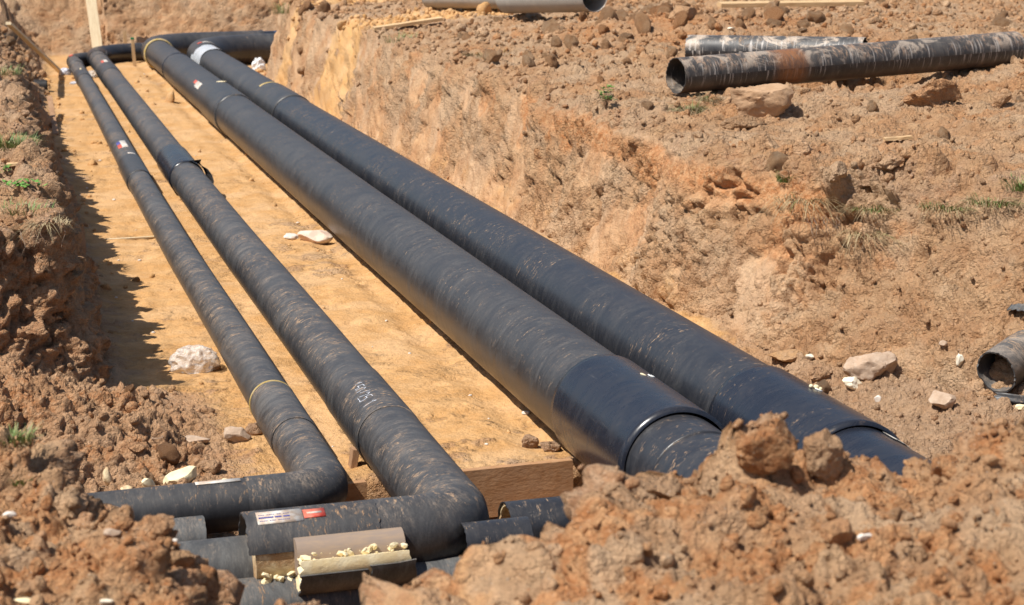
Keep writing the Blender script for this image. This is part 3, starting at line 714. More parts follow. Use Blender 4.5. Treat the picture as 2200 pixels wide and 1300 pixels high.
# near arm: only the upper half of the jacket is left, over the foam
add_tube('cut_jacket', [Vector((t, YB - .01, r2)) for t in (1.94, 1.7, 1.5, 1.18)], r2 + .004, M_ARM, L2, seed=16, a0=R_(-30), a1=R_(166), inner=r2 - .008, voff=5, seg=40, jag=.006)
add_tube('foam_core', [Vector((t, YB - .01, r2)) for t in (1.93, 1.6, 1.22)], r2 - .012, M_FOAMD, L2, seed=17, wob=.06, seg=40, caps=True)
sleeve('joint_sleeve', x2, r2, r2, 25.3, 27.3, M_SL, L2, .020, .6, seed=18)
sleeve('joint_sleeve', x2, r2, r2, 41.7, 43.4, M_SLD, L2, .014, .6, seed=19)
seam(x2, r2, r2, 46.2, M_SLD, L2, .03, .012, .6)
R = 1.5
add_tube('elbow', [Vector((x2 + .04, 47.3, r2))] + arc(x2 + .04 + R, 48.1, r2, R, math.pi, math.pi / 2, 16) + [Vector((4.1, 49.6, r2 - .03))], r2 + .012, M_P4, L2, seed=20, caps=False)
add_tube('pipe_section', [Vector((4.0, 49.6, r2 - .03)), Vector((14, 49.9, r2 - .03))], r2, M_SL, L2, seed=21, caps=False)
patch_on('sticker', x2, r2, r2, 43.6, 44.3, R_(80), R_(102), M_WHITE, L2, .004, .6); patch_on('sticker', x2, r2, r2, 43.6, 44.2, R_(103), R_(118), M_RED, L2, .004, .6)
# torn flap of the sleeve
def flap(pts):
    """torn strip of shrink film: (angle, height over the pipe, Y) points in pairs, with a thickness"""
    V, F = [], []
    for a_, h_, y_ in pts:
        for d in (0, .006): V.append(Vector((x2 + (r2 + h_ + d) * math.cos(R_(a_)), y_, r2 + (r2 + h_ + d) * math.sin(R_(a_)))))
    n = len(pts) // 2
    for k in range(n - 1):
        i = 4 * k; F += [(i, i + 4, i + 6, i + 2), (i + 1, i + 3, i + 7, i + 5), (i, i + 1, i + 5, i + 4), (i + 2, i + 6, i + 7, i + 3)]
    F += [(0, 2, 3, 1), (4 * n - 4, 4 * n - 3, 4 * n - 1, 4 * n - 2)]
    return V, F
V, F = flap([(84, .018, 25.32), (84, .02, 25.28), (70, .018, 25.32), (70, .05, 25.20), (60, .018, 25.32), (59, .10, 25.10), (52, .018, 25.32), (53, .04, 25.22), (44, .018, 25.32), (44, .03, 25.22)])
put('torn_flap', V, F, M_BLACKI, L2, None, False)
V, F = flap([(42, .018, 25.32), (42, .03, 25.22), (30, .018, 25.32), (30, .06, 25.10), (16, .018, 25.32), (16, .07, 24.95), (4, .018, 25.32), (4, .06, 24.75), (-12, .018, 25.32), (-12, .03, 24.7)])
put('torn_flap', V, F, M_BLACKI, L2, None, False)
def onpipe2(u, w_):      # writing runs towards the camera, its tops to the right
    a = R_(128) - w_ / r2
    yy = 12.74 - u
    return Vector((x2 + .012 + (r2 + .0115) * math.cos(a), yy, r2 + (r2 + .0115) * math.sin(a)))
handwriting('150/25 1', onpipe2, .095, .006, M_MARK, L2)
V, F, UV = tube([Vector((1.25, YB - .01, r2)), Vector((1.51, YB - .01, r2))], r2 + .007, seg=6, a0=R_(58), a1=R_(88), inner=r2 + .005)
V = V; put('sticker', V, F, M_WHITE, L2, None, True, UV)
def onlabel(u, w_):
    a = R_(62) + w_ / r2
    return Vector((1.262 + u, YB - .01 - (r2 + .0085) * math.cos(a), r2 + (r2 + .0085) * math.sin(a)))
for row_, (tx_, sz_) in enumerate((('---- --- ------', .0150), ('------- --- ---', .0150), ('--- ---- -- ---', .0150))):
    handwriting(tx_, lambda u, w_, k=row_: onlabel(u, w_ + .026 * k), sz_, .0045 if row_ != 1 else .011, M_BLUE, L2, 'print_line')['kind'] = 'stuff'
V, F, UV = tube([Vector((1.515, YB - .01, r2)), Vector((1.64, YB - .01, r2))], r2 + .008, seg=6, a0=R_(62), a1=R_(82), inner=r2 + .005)
put('sticker', V, F, M_RED, L2, None, True, UV)
V, F, UV = tube([Vector((1.535, YB - .01, r2)), Vector((1.62, YB - .01, r2))], r2 + .0095, seg=3, a0=R_(70), a1=R_(74), inner=r2 + .008)
put('sticker', V, F, M_WHITE, L2, None, True, UV)
V, F = [], []
for k in range(90):
    yy = random.uniform(27.8, 41.2); a0_ = R_(72 + random.gauss(0, 5)); l_ = random.uniform(.02, .085) / r2; w_ = random.uniform(.012, .03); o_ = len(V); q_ = random.uniform(-.06, .06)
    for a_, y_ in ((a0_, yy), (a0_ + l_, yy + q_), (a0_ + l_, yy + q_ + w_), (a0_, yy + w_)):
        V.append(Vector((x2 + .6 * wig(y_) + (r2 + .002) * math.cos(a_), y_, r2 + (r2 + .002) * math.sin(a_))))
    F.append((o_, o_ + 1, o_ + 2, o_ + 3))
put('scuff_marks', V, F, simple('pale_scuff', (.34, .27, .21), .8, (.22, .18, .15), 40, 0), L2, None, False)['kind'] = 'stuff'
def onarm2(u, w_):
    a = R_(55) + w_ / r2
    return Vector((2.95 + u, 49.62 - (r2 + .004) * math.cos(a), r2 - .03 + (r2 + .004) * math.sin(a)))
handwriting('81', onarm2, .17, .022, M_MARK, L2)

# pipeline 3 (large, left one)
x3, r3 = 3.9544, .357
L3 = thing('insulated_pipe', (x3, 10.3, 0), 'wide black insulated pipe with yellow foam ring, third from left in the trench', 'pipe')
add_tube('pipe_section', line(x3, r3, 8.6, 10.6, .8, 0), r3 - .012, M_P4, L3, seed=22, caps=False)
add_tube('pipe_section', line(x3, r3, 11.7, 32.0, .8, .3), r3, M_P3, L3, seed=23, caps=False)
add_tube('pipe_section', line(x3, r3, 34.3, 42.05, .8, .3), r3, M_P3, L3, seed=24, caps=False)
add_tube('pipe_section', line(x3, r3, 42.0, 46.9, .8, .3), r3 - .018, M_P3, L3, seed=25, caps=False)
sleeve('joint_sleeve', x3, r3, r3, 10.36, 11.86, M_SL, L3, .030, .3, .004, seed=26)
seam(x3, r3, r3 - .012, 9.95, M_P4, L3, .012, .010, 0)
sleeve('joint_sleeve', x3, r3, r3, 31.8, 34.5, M_SLD, L3, .022, .3, seed=27)
seam(x3, r3, r3, 42.0, M_SL, L3, .035, .014, .3)
seam(x3, r3, r3, 46.85, M_YEL, L3, .05, .028, .3, name='foam_ring')
R = 1.35
add_tube('elbow', [Vector((x3 + .02, 46.85, r3)), Vector((x3 + .02, 47.3, r3))] + arc(x3 + .02 + R, 47.71, r3, R, math.pi, math.pi / 2, 18) + [Vector((6.9, 49.06, r3))], r3 + .016, M_P3, L3, seed=28, caps=False)
add_tube('pipe_section', [Vector((6.85, 49.06, r3)), Vector((14, 49.2, r3))], r3, M_SL, L3, seed=29, caps=False)
V, F, UV = tube([Vector((6.80, 49.06, r3)), Vector((6.86, 49.06, r3)), Vector((6.92, 49.06, r3))], [r3 + .017, r3 + .03, r3 + .001], seg=48, caps=False)
put('seam_ring', V, F, M_SLD, L3, None, True, UV)
def onarm3(u, w_):
    a = R_(62) + w_ / r3
    return Vector((7.1 + u, 49.08 - (r3 + .004) * math.cos(a), r3 + (r3 + .004) * math.sin(a)))
handwriting('-- - --- ---', onarm3, .1, .03, M_MARKB, L3, 'print_line')['kind'] = 'stuff'
patch_on('sticker', x3, r3, r3, 35.0, 35.75, R_(128), R_(150), M_WHITE, L3, .004, .3); patch_on('sticker', x3, r3, r3, 35.75, 36.1, R_(130), R_(142), M_RED, L3, .005, .3)
V, F = rock_shape(8, 2, 2, .2, (.10, .07, .012)); put('foam_plug', V + np.array((x3 + .06, 34.3, 2 * r3 + .02)), F, M_PLUGF, L3)
# vent plug with foam on the sleeve
a = R_(67); c = Vector((x3 + (r3 + .034) * math.cos(a), 11.27, r3 + (r3 + .034) * math.sin(a)))
def washer(c, a, ro, ri, mat, parent, name):
    nx_ = Vector((math.cos(a), 0, math.sin(a))); e1 = Vector((0, 1, 0)); e2 = nx_.cross(e1); V, F = [], []
    for rr, hh_ in ((ro, 0), (ro, .005), (ri, .006), (ri, .0)):
        for j in range(24):
            t = j / 24 * 2 * math.pi; V.append(c + (e1 * math.cos(t) + e2 * math.sin(t)) * rr + nx_ * hh_)
    for k in range(3):
        for j in range(24): F.append((k * 24 + j, (k + 1) * 24 + j, (k + 1) * 24 + (j + 1) % 24, k * 24 + (j + 1) % 24))
    return put(name, V, F, mat, parent)
washer(c, a, .026, .012, M_PLUG, L3, 'vent_plug')
V, F = rock_shape(5, 2, 1, .15, (.035, .012, .008)); V = rot_euler(V, (0, R_(28), R_(-25))); put('foam_plug', V + np.array(c) + np.array((-.052, -.012, .012)), F, M_PLUGF, L3)

# pipeline 4 (large, right one)
x4, r4 = 4.8716, .357
L4 = thing('insulated_pipe', (x4, 10.3, 0), 'wide black insulated pipe nearest the right bank, foil band at its far bend', 'pipe')
add_tube('pipe_section', line(x4, r4, 8.3, 10.0, .8, 0), r4 - .008, M_SL, L4, seed=32, caps=False)
add_tube('pipe_section', line(x4, r4, 11.1, 31.5, .8, .2), r4, M_P4, L4, seed=33, caps=False)
add_tube('pipe_section', line(x4, r4, 33.6, 42.95, .8, .2), r4, M_P3, L4, seed=34, caps=False)
sleeve('joint_sleeve', x4, r4, r4, 9.75, 11.24, M_SL, L4, .026, .2, .003, seed=36)
sleeve('joint_sleeve', x4, r4, r4, 31.3, 33.8, M_SLD, L4, .022, .2, seed=37)
add_tube('foil_band', line(x4, r4 + .005, 42.8, 44.6, .1, .2), r4 + .012, M_FOIL, L4, seed=38, caps=False, wob=.05)
R = 1.9
add_tube('elbow', [Vector((x4 + .04, 44.3, r4 + .01)), Vector((x4 + .04, 44.6, r4 + .01))] + arc(x4 + .04 + R, 45.5, r4 + .01, R, math.pi, math.pi / 2, 20) + [Vector((7.6, 47.4, r4))], r4 + .03, M_P3, L4, seed=39, caps=True)
add_tube('pipe_section', [Vector((7.55, 47.4, r4)), Vector((14, 47.5, r4))], r4 + .01, M_SL, L4, seed=40, caps=False)
patch_on('sticker', x4 + .04, r4, r4 + .03, 44.75, 44.95, R_(60), R_(100), M_WHITE, L4, .02, 0); patch_on('sticker', x4 + .04, r4, r4 + .03, 44.8, 45.0, R_(101), R_(118), M_RED, L4, .02, 0)
seam(x4, r4, r4, 33.95, M_YEL, L4, .05, .014, .2, R_(55), R_(125), name='foam_ring')
a = R_(66); c = Vector((x4 + (r4 + .029) * math.cos(a), 10.62, r4 + (r4 + .029) * math.sin(a)))
washer(c, a, .030, .004, M_PLUG, L4, 'vent_plug')
for dx, dy, rr in ((-.052, .0, .015), (-.012, .008, .019), (.012, -.004, .014)):
    V, F = rock_shape(int(rr * 1e4), 2, 0, .1, (rr, rr, rr * .9)); put('foam_plug', V + np.array(c) + np.array((dx, dy, rr * .7 - dx * .35)), F, M_PLUGF, L4)
V, F, UV = tube([Vector((x4, t, r4)) for t in (9.52, 9.6, 9.66)], r4 + .002, seg=8, a0=R_(40), a1=R_(66), inner=r4 - .0005, jag=.03, seed=3)
put('sticker', V, F, M_WHITE, L4, None, True, UV)

# ------------------------------------------------------------------ formwork, offcuts and timber in the near end of the pit
plank('formwork_board', (2.72, 11.79, -.165), (3.72, 11.82, -.165), .05, .36, M_FORM, 'sandy brown formwork board on edge between the second and third pipes', 'board', jit=.006, seed=1)
plank('formwork_board', (2.02, 11.79, -.165), (2.24, 11.80, -.165), .05, .34, M_FORM, 'short formwork board on edge between the two thinner pipes', 'board', jit=.006, seed=2)
p = at(752, 1000, 0.0); plank('wooden_stake', p - Vector((0, 0, .12)), p + Vector((.04, .0, .12)), .09, .05, M_WOODD, 'muddy short wooden stake standing between the two thinner pipes', 'stake', seed=3)
def offcut(name, pl, pr, r, th, mat, label, a0=0., a1=2 * math.pi, cat='pipe offcut', lining=None, inside=M_BLACKI, jag=.004, seed=0, r_l=None):
    pl, pr = Vector(pl), Vector(pr); b0 = (pl + pr) / 2; b0.z -= r
    t = thing(name, b0, label, cat); n = 6
    path = [pl.lerp(pr, k / n) for k in range(n + 1)]
    rr = [r + ((r_l or r) - r) * (1 - k / n) for k in range(n + 1)]
    add_tube('jacket', path, rr, mat, t, seg=44, a0=a0, a1=a1, inner=[v - th for v in rr], jag=jag, seed=seed)
    if lining: add_tube('foam_lining', [pl.lerp(pr, .012), pl.lerp(pr, .5), pl.lerp(pr, .988)], r - th - .001, M_FOAMD, t, seg=40, a0=a0, a1=a1, inner=r - th - lining, jag=.006, wob=.01, seed=seed + 1)
    return t
def top_at(px, py, z): return at(px, py, z)
# the piece at the left edge of the pit, small
def piece(pxl, pyl, pxr, pyr, r, ztop):
    a = at(pxl, pyl, ztop); b_ = at(pxr, pyr, ztop); k = -.29 * r
    for v in (a, b_): v.z -= r; v.y += k
    b_.y = (a.y + b_.y) / 2 + (b_.y - a.y) * .3; a.y = b_.y - .0
    return a, b_
a, b_ = piece(300, 1112, 436, 1106, .17, .20); offcut('casing_offcut', a, b_, .17, .008, M_OFF, 'short grey scuffed casing offcut just above the long grey one, at the mound edge', cat='pipe offcut', seed=41)
a, b_ = piece(370, 1158, 606, 1142, .20, .27); offcut('casing_offcut', a, b_, .205, .009, M_OFF, 'wide dusty grey casing offcut left of the split foam section', cat='pipe offcut', seed=43)
# split section: steel pipe in a bed of foam in the lower half of its jacket
a, b_ = piece(628, 1150, 862, 1134, .10, .36)
t = thing('split_pipe_section', (a + b_) / 2 - Vector((0, 0, .2)), 'split insulated section with cream foam and bare brown steel pipe on top', 'pipe section')
path = [a.lerp(b_, k / 8) for k in range(9)]
lower_ = [v + Vector((0, 0, -.02)) for v in path]
add_tube('steel_pipe', path, .105, M_STEEL, t, seg=36, caps=True, seed=2)
add_tube('foam_shell', [v + Vector((.01, 0, -.005)) for v in lower_], .185, M_FOAM, t, seg=30, a0=R_(-198), a1=R_(18), inner=.10, jag=.02, wob=.05, seed=45)
ex = [lower_[0], lower_[4]]; add_tube('jacket', [lower_[0] + Vector((.0, 0, -.0)), lower_[3], lower_[5]], .20, M_OFF, t, seg=30, a0=R_(-190), a1=R_(-8), inner=.188, jag=.008, seed=46)
add_tube('jacket', [lower_[5] + Vector((.01, 0, 0)), lower_[7], lower_[8] + Vector((.03, 0, .01))], .203, M_OFF, t, seg=30, a0=R_(-190), a1=R_(-2), inner=.19, jag=.008, seed=47)
for k in range(60):
    pp = path[0].lerp(path[-1], random.random()); s_ = .003 + .024 * random.random() ** 2.6; sd = random.choice((-1, 1, 1))
    V, F = rock_shape(100 + k, 1, 4, .3, (s_ * 1.6, s_, s_ * .8)); V = rot_euler(V, (random.random() * 3, random.random(), random.random() * 6))
    if k == 0: VV, FF = [], []
    o_ = len(VV); VV += (V + np.array(pp) + np.array((0, -sd * random.uniform(.09, .165), random.uniform(.015, .06)))).tolist(); FF += [tuple(i + o_ for i in f) for f in F]
cr = put('foam_crumbs', VV, FF, M_FOAM, t, None, False); cr['kind'] = 'stuff'
VV, FF = [], []
for k in range(80):
    s_ = .004 + .028 * random.random() ** 2.2; V, F = rock_shape(200 + k, 1, 4, .3, (s_ * 1.8, s_, s_ * .8)); V = rot_euler(V, (random.random() * 3, random.random(), random.random() * 6))
    o_ = len(VV); VV += (V + np.array((random.uniform(1.25, 1.93), YB - r2 - .005 + random.uniform(-.02, .02), .13 + random.uniform(-.03, .03)))).tolist(); FF += [tuple(i + o_ for i in f) for f in F]
cr = put('foam_crumbs', VV, FF, M_FOAM, L2, None, False); cr['kind'] = 'stuff'
a, b_ = piece(885, 1180, 985, 1172, .10, .16)
offcut('casing_offcut', a, b_, .12, .012, M_OFF, 'small cut jacket strip with foam edge right of the split section', a0=R_(-200), a1=R_(30), lining=.03, seed=49)
a, b_ = piece(985, 1114, 1130, 1104, .145, .33)
offcut('casing_offcut', a, b_, .135, .006, M_P4, 'hollow thin black casing piece with open left end beside the second pipe bend', seed=51)
a, b_ = piece(1074, 1062, 1350, 1043, .20, .26)
offcut('pipe_offcut', a, b_, .18, .007, M_P4, 'open black pipe end lined with cream foam lying below the third pipe', lining=.02, seed=53)
a, b_ = piece(470, 1240, 1040, 1185, .2, .13)
offcut('long_pipe', a - Vector((.4, 0, 0)), b_ + Vector((.5, 0, 0)), .2, .01, M_OFF, 'long muddy black pipe lying across the pit, nearest the camera', cat='pipe', seed=55)
pa = at(440, 1136, -.12); pb = at(600, 1124, -.12)
plank('timber_sleeper', pa + Vector((0, .0, -.04)), (pb.x, pa.y + .02, pa.z - .04), .12, .10, M_STEEL, 'dark brown timber sleeper lying just below the thin pipe arm', 'timber', seed=6, jit=.006)

# ------------------------------------------------------------------ far end timber
pb_ = at(203, 106, .45)
plank('tall_plank', (2.66, 50.3, .2), (2.52, 51.6, 2.9), .27, .06, M_WOODP, 'tall pale plank leaning on the far bank behind the second pipe', 'plank', upv=(0, -1, .3), seed=8)
plank('thin_batten', at(132, 157, .02), at(18, 50, 1.62), .11, .06, M_WOODP, 'long thin batten leaning from the far left floor up to the left bank', 'batten', seed=9)
p = at(290, 140, 0); plank('marker_stake', p - Vector((0, 0, .2)), p + Vector((-.03, 0, .70)), .085, .03, M_WOOD, 'upright wooden stake with green tip in front of the far black pipe', 'stake', upv=(0, -1, 0), seed=10)
o = plank('green_tip', p + Vector((-.03, -.002, .66)), p + Vector((-.032, -.002, .705)), .089, .034, M_PAINTG, None, upv=(0, -1, 0)); 
st_ = bpy.data.objects['marker_stake']; bpy.context.view_layer.update(); mw = o.matrix_world.copy(); o.parent = st_; o.matrix_parent_inverse = st_.matrix_world.inverted(); o.matrix_world = mw
p = at(270, 104, 0.2); p = Vector((p.x, 50.6, .0)); p.x = at(271, 100, .4).x * 50.6 / at(271, 100, .4).y
plank('marker_stake', p, p + Vector((-.02, 0, .72)), .09, .03, M_WOOD, 'orange upright stake standing behind the far black pipe', 'stake', upv=(0, -1, 0), seed=11)
p = spot(120, 290); pe = Vector((p.x + .12, p.y + 5.2, .42)); pe = at(106, 207, .35)
plank('lath', p + Vector((0, 0, .01)), pe, .10, .03, M_WOODD, 'brown lath leaning on the sand close to the left bank', 'lath', seed=12, upv=(0, -1, .4))
p = spot(176, 522); plank('short_stake', p - Vector((0, 0, .08)), p + Vector((-.01, .02, .20)), .075, .045, M_WOODD, 'short weathered stake standing upright in the shade of the left bank', 'stake', seed=13, upv=(.5, -1, 0))
p = spot(238, 515); p2 = spot(335, 509); plank('lath', p + Vector((-.05, 0, .0)), p2 + Vector((.02, .0, .0)), .04, .025, M_WOODP, 'pale lath half buried across the sand beside the thinnest pipe', 'lath', seed=14)
p = spot(73, 174)
offcut('casing_offcut', Vector((p.x - .2, p.y, .15)), Vector((p.x + .27, p.y - .05, .15)), .14, .008, M_BLACKI, 'small black casing piece lying below the left bank at the far end', seed=57)

# planks on the upper ground
pa, pb = spot(1545, 22), spot(1905, 27)
plank('timber_plank', pa + Vector((0, 0, .10)), Vector((pb.x, pa.y - .2, pb.z + .13)), .26, .08, M_WOOD, 'yellow timber plank lying on the bare ground at the top', 'plank', upv=(0, -.1, 1), seed=15)
pa, pb = spot(803, 68), spot(950, 52)
plank('timber_plank', pa + Vector((0, 0, .05)), pb + Vector((0, 0, .10)), .14, .06, M_WOOD, 'short light plank on the bank edge beside the sand spill', 'plank', upv=(0, -.1, 1), seed=16)
p = spot(1925, 303); plank('wood_chip', p + Vector((-.12, 0, .02)), p + Vector((.14, -.03, .035)), .07, .03, M_WOOD, 'small broken wood chip on the slope below the old pipes', 'wood chip', seed=17, jit=.01)
p = spot(32, 358); plank('wood_chip', p + Vector((-.08, 0, .02)), p + Vector((.08, -.02, .03)), .09, .03, M_WOOD, 'small wood chip on the left bank between grass tufts', 'wood chip', seed=18, jit=.01)
p = spot(1440, 655); 
pa = at(1392, 628, .03); pb = at(1452, 664, .03)
plank('timber_plank', pa, pb, .10, .025, M_WOODP, 'pale plank edge lying along the rightmost pipe', 'plank', seed=19)

# ------------------------------------------------------------------ old pipes on the upper ground
def ground_pipe(name, pxl, pxr, r, mat, label, lift=(0, 0), a0=0., a1=2 * math.pi, ovr=None, th=.008, jag=.01, seed=0, ext=0.):
    a = spot(*pxl); b_ = spot(*pxr)
    a = a + Vector((0, r * .6, r + lift[0])); b_ = b_ + Vector((0, r * .6, r + lift[1]))
    if ext: b_ = b_ + (b_ - a).normalized() * ext
    t = thing(name, (a + b_) / 2 - Vector((0, 0, r)), label, 'pipe'); n = 16
    add_tube('jacket', [a.lerp(b_, k / n) for k in range(n + 1)], r, mat, t, seg=56, a0=a0, a1=a1, inner=r - th, jag=jag, seed=seed, wob=.012)
    return t, a, b_
A = at(1460, 203, 1.62); B = at(2190, 132, 1.92)
def free_pipe(name, a, b_, r, mat, label, n=18, a0=0., a1=2 * math.pi, th=.008, jag=.01, seed=0, r2_=None):
    t = thing(name, (a + b_) / 2 - Vector((0, 0, r)), label, 'pipe')
    rr = [r + ((r2_ or r) - r) * k / n for k in range(n + 1)]
    add_tube('jacket', [a.lerp(b_, k / n) for k in range(n + 1)], rr, mat, t, seg=56, a0=a0, a1=a1, inner=[v - th for v in rr], jag=jag, seed=seed, wob=.012)
    return t
A = at(1452, 163, 1.86); B = at(2178, 104, 1.94)
zA = drop(A.x, A.y).z
tO = free_pipe('old_pipe', A, B, .212, M_OLD, 'long old black pipe caked with orange clay and white drips, front of the crossed pair', seed=61, r2_=.222)
n_ = (B - A).normalized()
A2 = at(1480, 106, 1.98); B2 = at(1830, 112, 1.98)
free_pipe('old_pipe', A2, A2 + (B2 - A2).normalized() * 2.3, .19, M_OLDW, 'old black pipe streaked with white, partly behind the clay caked pipe', seed=62)
A3 = spot(925, 20) + Vector((0, .1, .24)); B3 = spot(1092, 24) + Vector((0, .1, .25)); free_pipe('old_casing', A3, B3, .22, M_OLDG, 'grey split old casing at the top edge, left piece of the broken pair', seed=63)
A3 = spot(1095, 38) + Vector((0, .1, .34)); B3 = spot(1290, 34) + Vector((0, .3, .32)); free_pipe('old_casing', A3, B3, .27, M_OLDG, 'grey dusty old casing half buried by the orange clods, right piece of the pair', seed=64)
A3 = at(1262, 8, 2.12); B3 = at(1302, 10, 2.12)
free_pipe('black_casing_end', A3, B3 + Vector((.1, 1.2, .05)), .13, M_BLACKI, 'small black open casing end poking out of the clods at the top', seed=65, n=3)

# right side pipe remains
a = at(2140, 800, .34); e = (RT * 1.0 + Vector((.0, .75, .26))).normalized()
free_pipe('old_casing', a, a + e * 1.5, .17, M_EDGE, 'clay stained grey casing filled with soil at the right edge', seed=66, th=.012, n=6)
a2 = at(2195, 690, .62)
V, F, UV = tube([a2 + Vector((-.07, -.07, -.05)), a2 + Vector((.07, .04, 0)), a2 + Vector((.35, .25, .05))], .18, seg=12, a0=R_(55), a1=R_(120), inner=.172, jag=.02, seed=3)
tag(put('casing_shard', V, F, M_OFF, None, None, True, UV), 'flat black casing shard standing above the clay stained casing', 'casing shard')
a2 = at(2165, 845, .25)
V, F, UV = tube([a2 + Vector((-.05, .02, 0)), a2 + Vector((.15, -.02, -.03)), a2 + Vector((.5, -.08, -.06))], .10, seg=16, a0=R_(190), a1=R_(345), inner=.094, jag=.02, seed=8)
tag(put('casing_shard', V, F, M_P2, None, None, True, UV), 'curved black casing shard lying below the clay stained casing', 'casing shard')

# ------------------------------------------------------------------ stones, boulders, foam, plastic
def rock(name, px, py, wpx, dims, mat, label, cat='stone', seed=0, sub=4, cuts=8, rough=.14, sink=.25, rot=None, color=None, group=None, fr=2.5, cut=.50):
    p = spot(px, py); sc = wpx / FPX * (p - Vector((0, 0, CAMH))).length / 2
    V, F = rock_shape(seed, sub, cuts, rough, (dims[0] * sc, dims[1] * sc, dims[2] * sc), fr, cut)
    V = rot_euler(V, rot or (0, 0, random.uniform(-.3, .3)))
    zmin = V[:, 2].min(); zr = V[:, 2].max() - zmin
    V = V - np.array((0, 0, zmin + zr * sink)) + np.array(p)
    o = put(name, V, F, mat, None, None, True); sharp_edges(o, 28); tag(o, label, cat, group)
    if color: o.color = color
    return o
rock('boulder', 1624, 250, 158, (1, .8, .62), M_BOULDER, 'big rounded clay crusted boulder in front of the old pipes', 'boulder', 71, 5, 9, .16, .18)
rock('boulder', 1595, 268, 100, (1, .7, .4), M_CLOD, 'low brown clay lump just below the big boulder', 'clod', 72, 5, 9, .22, .3, color=(0, .15, .2, 1))
rock('clod', 2005, 225, 125, (1, .8, .6), M_CLOD, 'large orange brown clod on the heap below the right end of the old pipe', 'clod', 73, 5, 10, .28, .3, color=(0, .6, .1, 1))
rock('clod', 2150, 225, 52, (1, .8, .75), M_CLOD, 'round brown clod near the right edge below the old pipe end', 'clod', 74, 4, 8, .25, .25, color=(0, .4, .2, 1))
rock('clod', 1800, 380, 60, (1, .9, .75), M_CLOD, 'grey brown upright clod on the slope, left one of two beside the wood chip', 'clod', 75, 4, 8, .2, .25, color=(0, .0, .3, 1))
rock('clod', 1912, 360, 62, (1, .9, .6), M_CLOD, 'brown rough clod on the slope below the wood chip', 'clod', 76, 4, 8, .24, .25, color=(0, .1, .4, 1))
rock('clod', 1865, 398, 58, (1, .7, .35), M_CLOD, 'flat dark clod between the upright clod and the rough clod', 'clod', 77, 4, 8, .24, .25, color=(0, .1, .6, 1))
rock('clod', 1725, 325, 52, (1, .8, .8), M_CLOD, 'upright brown clod directly below the sandy patch on the slope', 'clod', 78, 4, 8, .24, .25, color=(0, .3, .3, 1))
rock('clod', 1470, 40, 75, (1, .8, .55), M_CLOD, 'smooth pale clod on the ground left of the yellow timber plank', 'clod', 79, 4, 7, .14, .35, color=(0, .0, .0, 1))
rock('boulder', 1872, 815, 112, (1, .9, .75), M_STONEG, 'large pale brown stone on the rubble right of the rightmost pipe', 'boulder', 81, 5, 10, .2, .2)
rock('foam_chunk', 1828, 838, 46, (1, .8, .8), M_FOAMW, 'cream foam chunk leaning on the large pale stone', 'foam chunk', 82, 4, 14, .3, .15)
rock('foam_chunk', 1740, 772, 27, (1, .8, .6), M_FOAMW, 'small cream foam chunk on the rubble next to the flat sandy clod', 'foam chunk', 83, 3, 14, .3, .2)
rock('foam_chunk', 2060, 785, 24, (.8, .8, 1.5), M_FOAMW, 'upright white foam scrap left of the soil filled casing', 'foam chunk', 84, 3, 14, .35, .15)
rock('foam_chunk', 2193, 880, 30, (1, .8, .6), M_FOAM, 'yellow foam scrap at the right edge below the black shard', 'foam chunk', 85, 3, 14, .3, .2)
rock('clod', 1688, 768, 88, (1, .8, .30), M_CLOD, 'flat sandy clod close beside the rightmost pipe', 'clod', 86, 4, 8, .18, .3, color=(.45, .3, .1, 1))
rock('clod', 2022, 868, 78, (1, .7, .5), M_STONEG, 'flat brown stone on the rubble above the foreground mound', 'stone', 87, 4, 10, .2, .25)
rock('clod', 1760, 808, 60, (1, .9, .6), M_CLOD, 'crumbly brown clod between the rightmost pipe and the cream foam chunk', 'clod', 88, 4, 8, .3, .3, color=(0, .3, .5, 1))
rock('pebble', 1885, 862, 18, (1, .8, .9), M_STONEW, 'small greyish white pebble below the large pale stone', 'pebble', 89, 3, 5, .1, .2)
rock('stone', 2026, 742, 18, (1, .9, .8), M_STONEG, 'small round grey stone on the rubble left of the casing', 'stone', 90, 3, 3, .06, .2)
rock('brick_stone', 677, 520, 78, (1, .62, .44), M_STONE, 'pinkish brick shaped stone lying on the sand between the pipes', 'stone', 91, 4, 9, .05, .12, rot=(0, .05, -.55), cut=.6)
rock('stone', 625, 512, 42, (1, .7, .4), M_STONEW, 'flat white stone touching the pinkish brick shaped stone', 'stone', 92, 4, 7, .12, .2)
rock('stone', 512, 945, 62, (1, .7, .6), M_STONEG, 'grey rough stone next to the thinnest pipe on the gravelly slope', 'stone', 93, 4, 8, .22, .2)
rock('clod', 548, 935, 44, (1, .9, .9), M_CLOD, 'dark brown clod squeezed between the grey stone and the thinnest pipe', 'clod', 94, 4, 8, .25, .25, color=(0, .2, .8, 1))
rock('stone', 418, 948, 62, (1, .8, .35), M_STONEG, 'flat brown stone on the gravel slope left of the grey stone', 'stone', 95, 4, 8, .14, .35)
rock('clod', 452, 1008, 55, (1, .9, .75), M_CLOD, 'brown clod between the two cream foam chunks by the pipe arm', 'clod', 96, 4, 7, .2, .3, color=(0, .25, .3, 1))
rock('clod', 300, 965, 45, (1, .9, .5), M_CLOD, 'reddish flat clod on the gravel slope', 'clod', 97, 4, 7, .2, .3, color=(0, .6, .3, 1))
rock('foam_chunk', 388, 1042, 84, (1, .45, .52), M_FOAM, 'largest cream foam chunk lying against the thin pipe arm', 'foam chunk', 98, 4, 14, .06, .1, rot=(.1, -.32, .1), cut=.6)
rock('foam_chunk', 318, 1050, 38, (.9, .5, .9), M_FOAM, 'pointed cream foam chunk left of the largest one', 'foam chunk', 99, 3, 14, .15, .1, rot=(0, .5, .2))
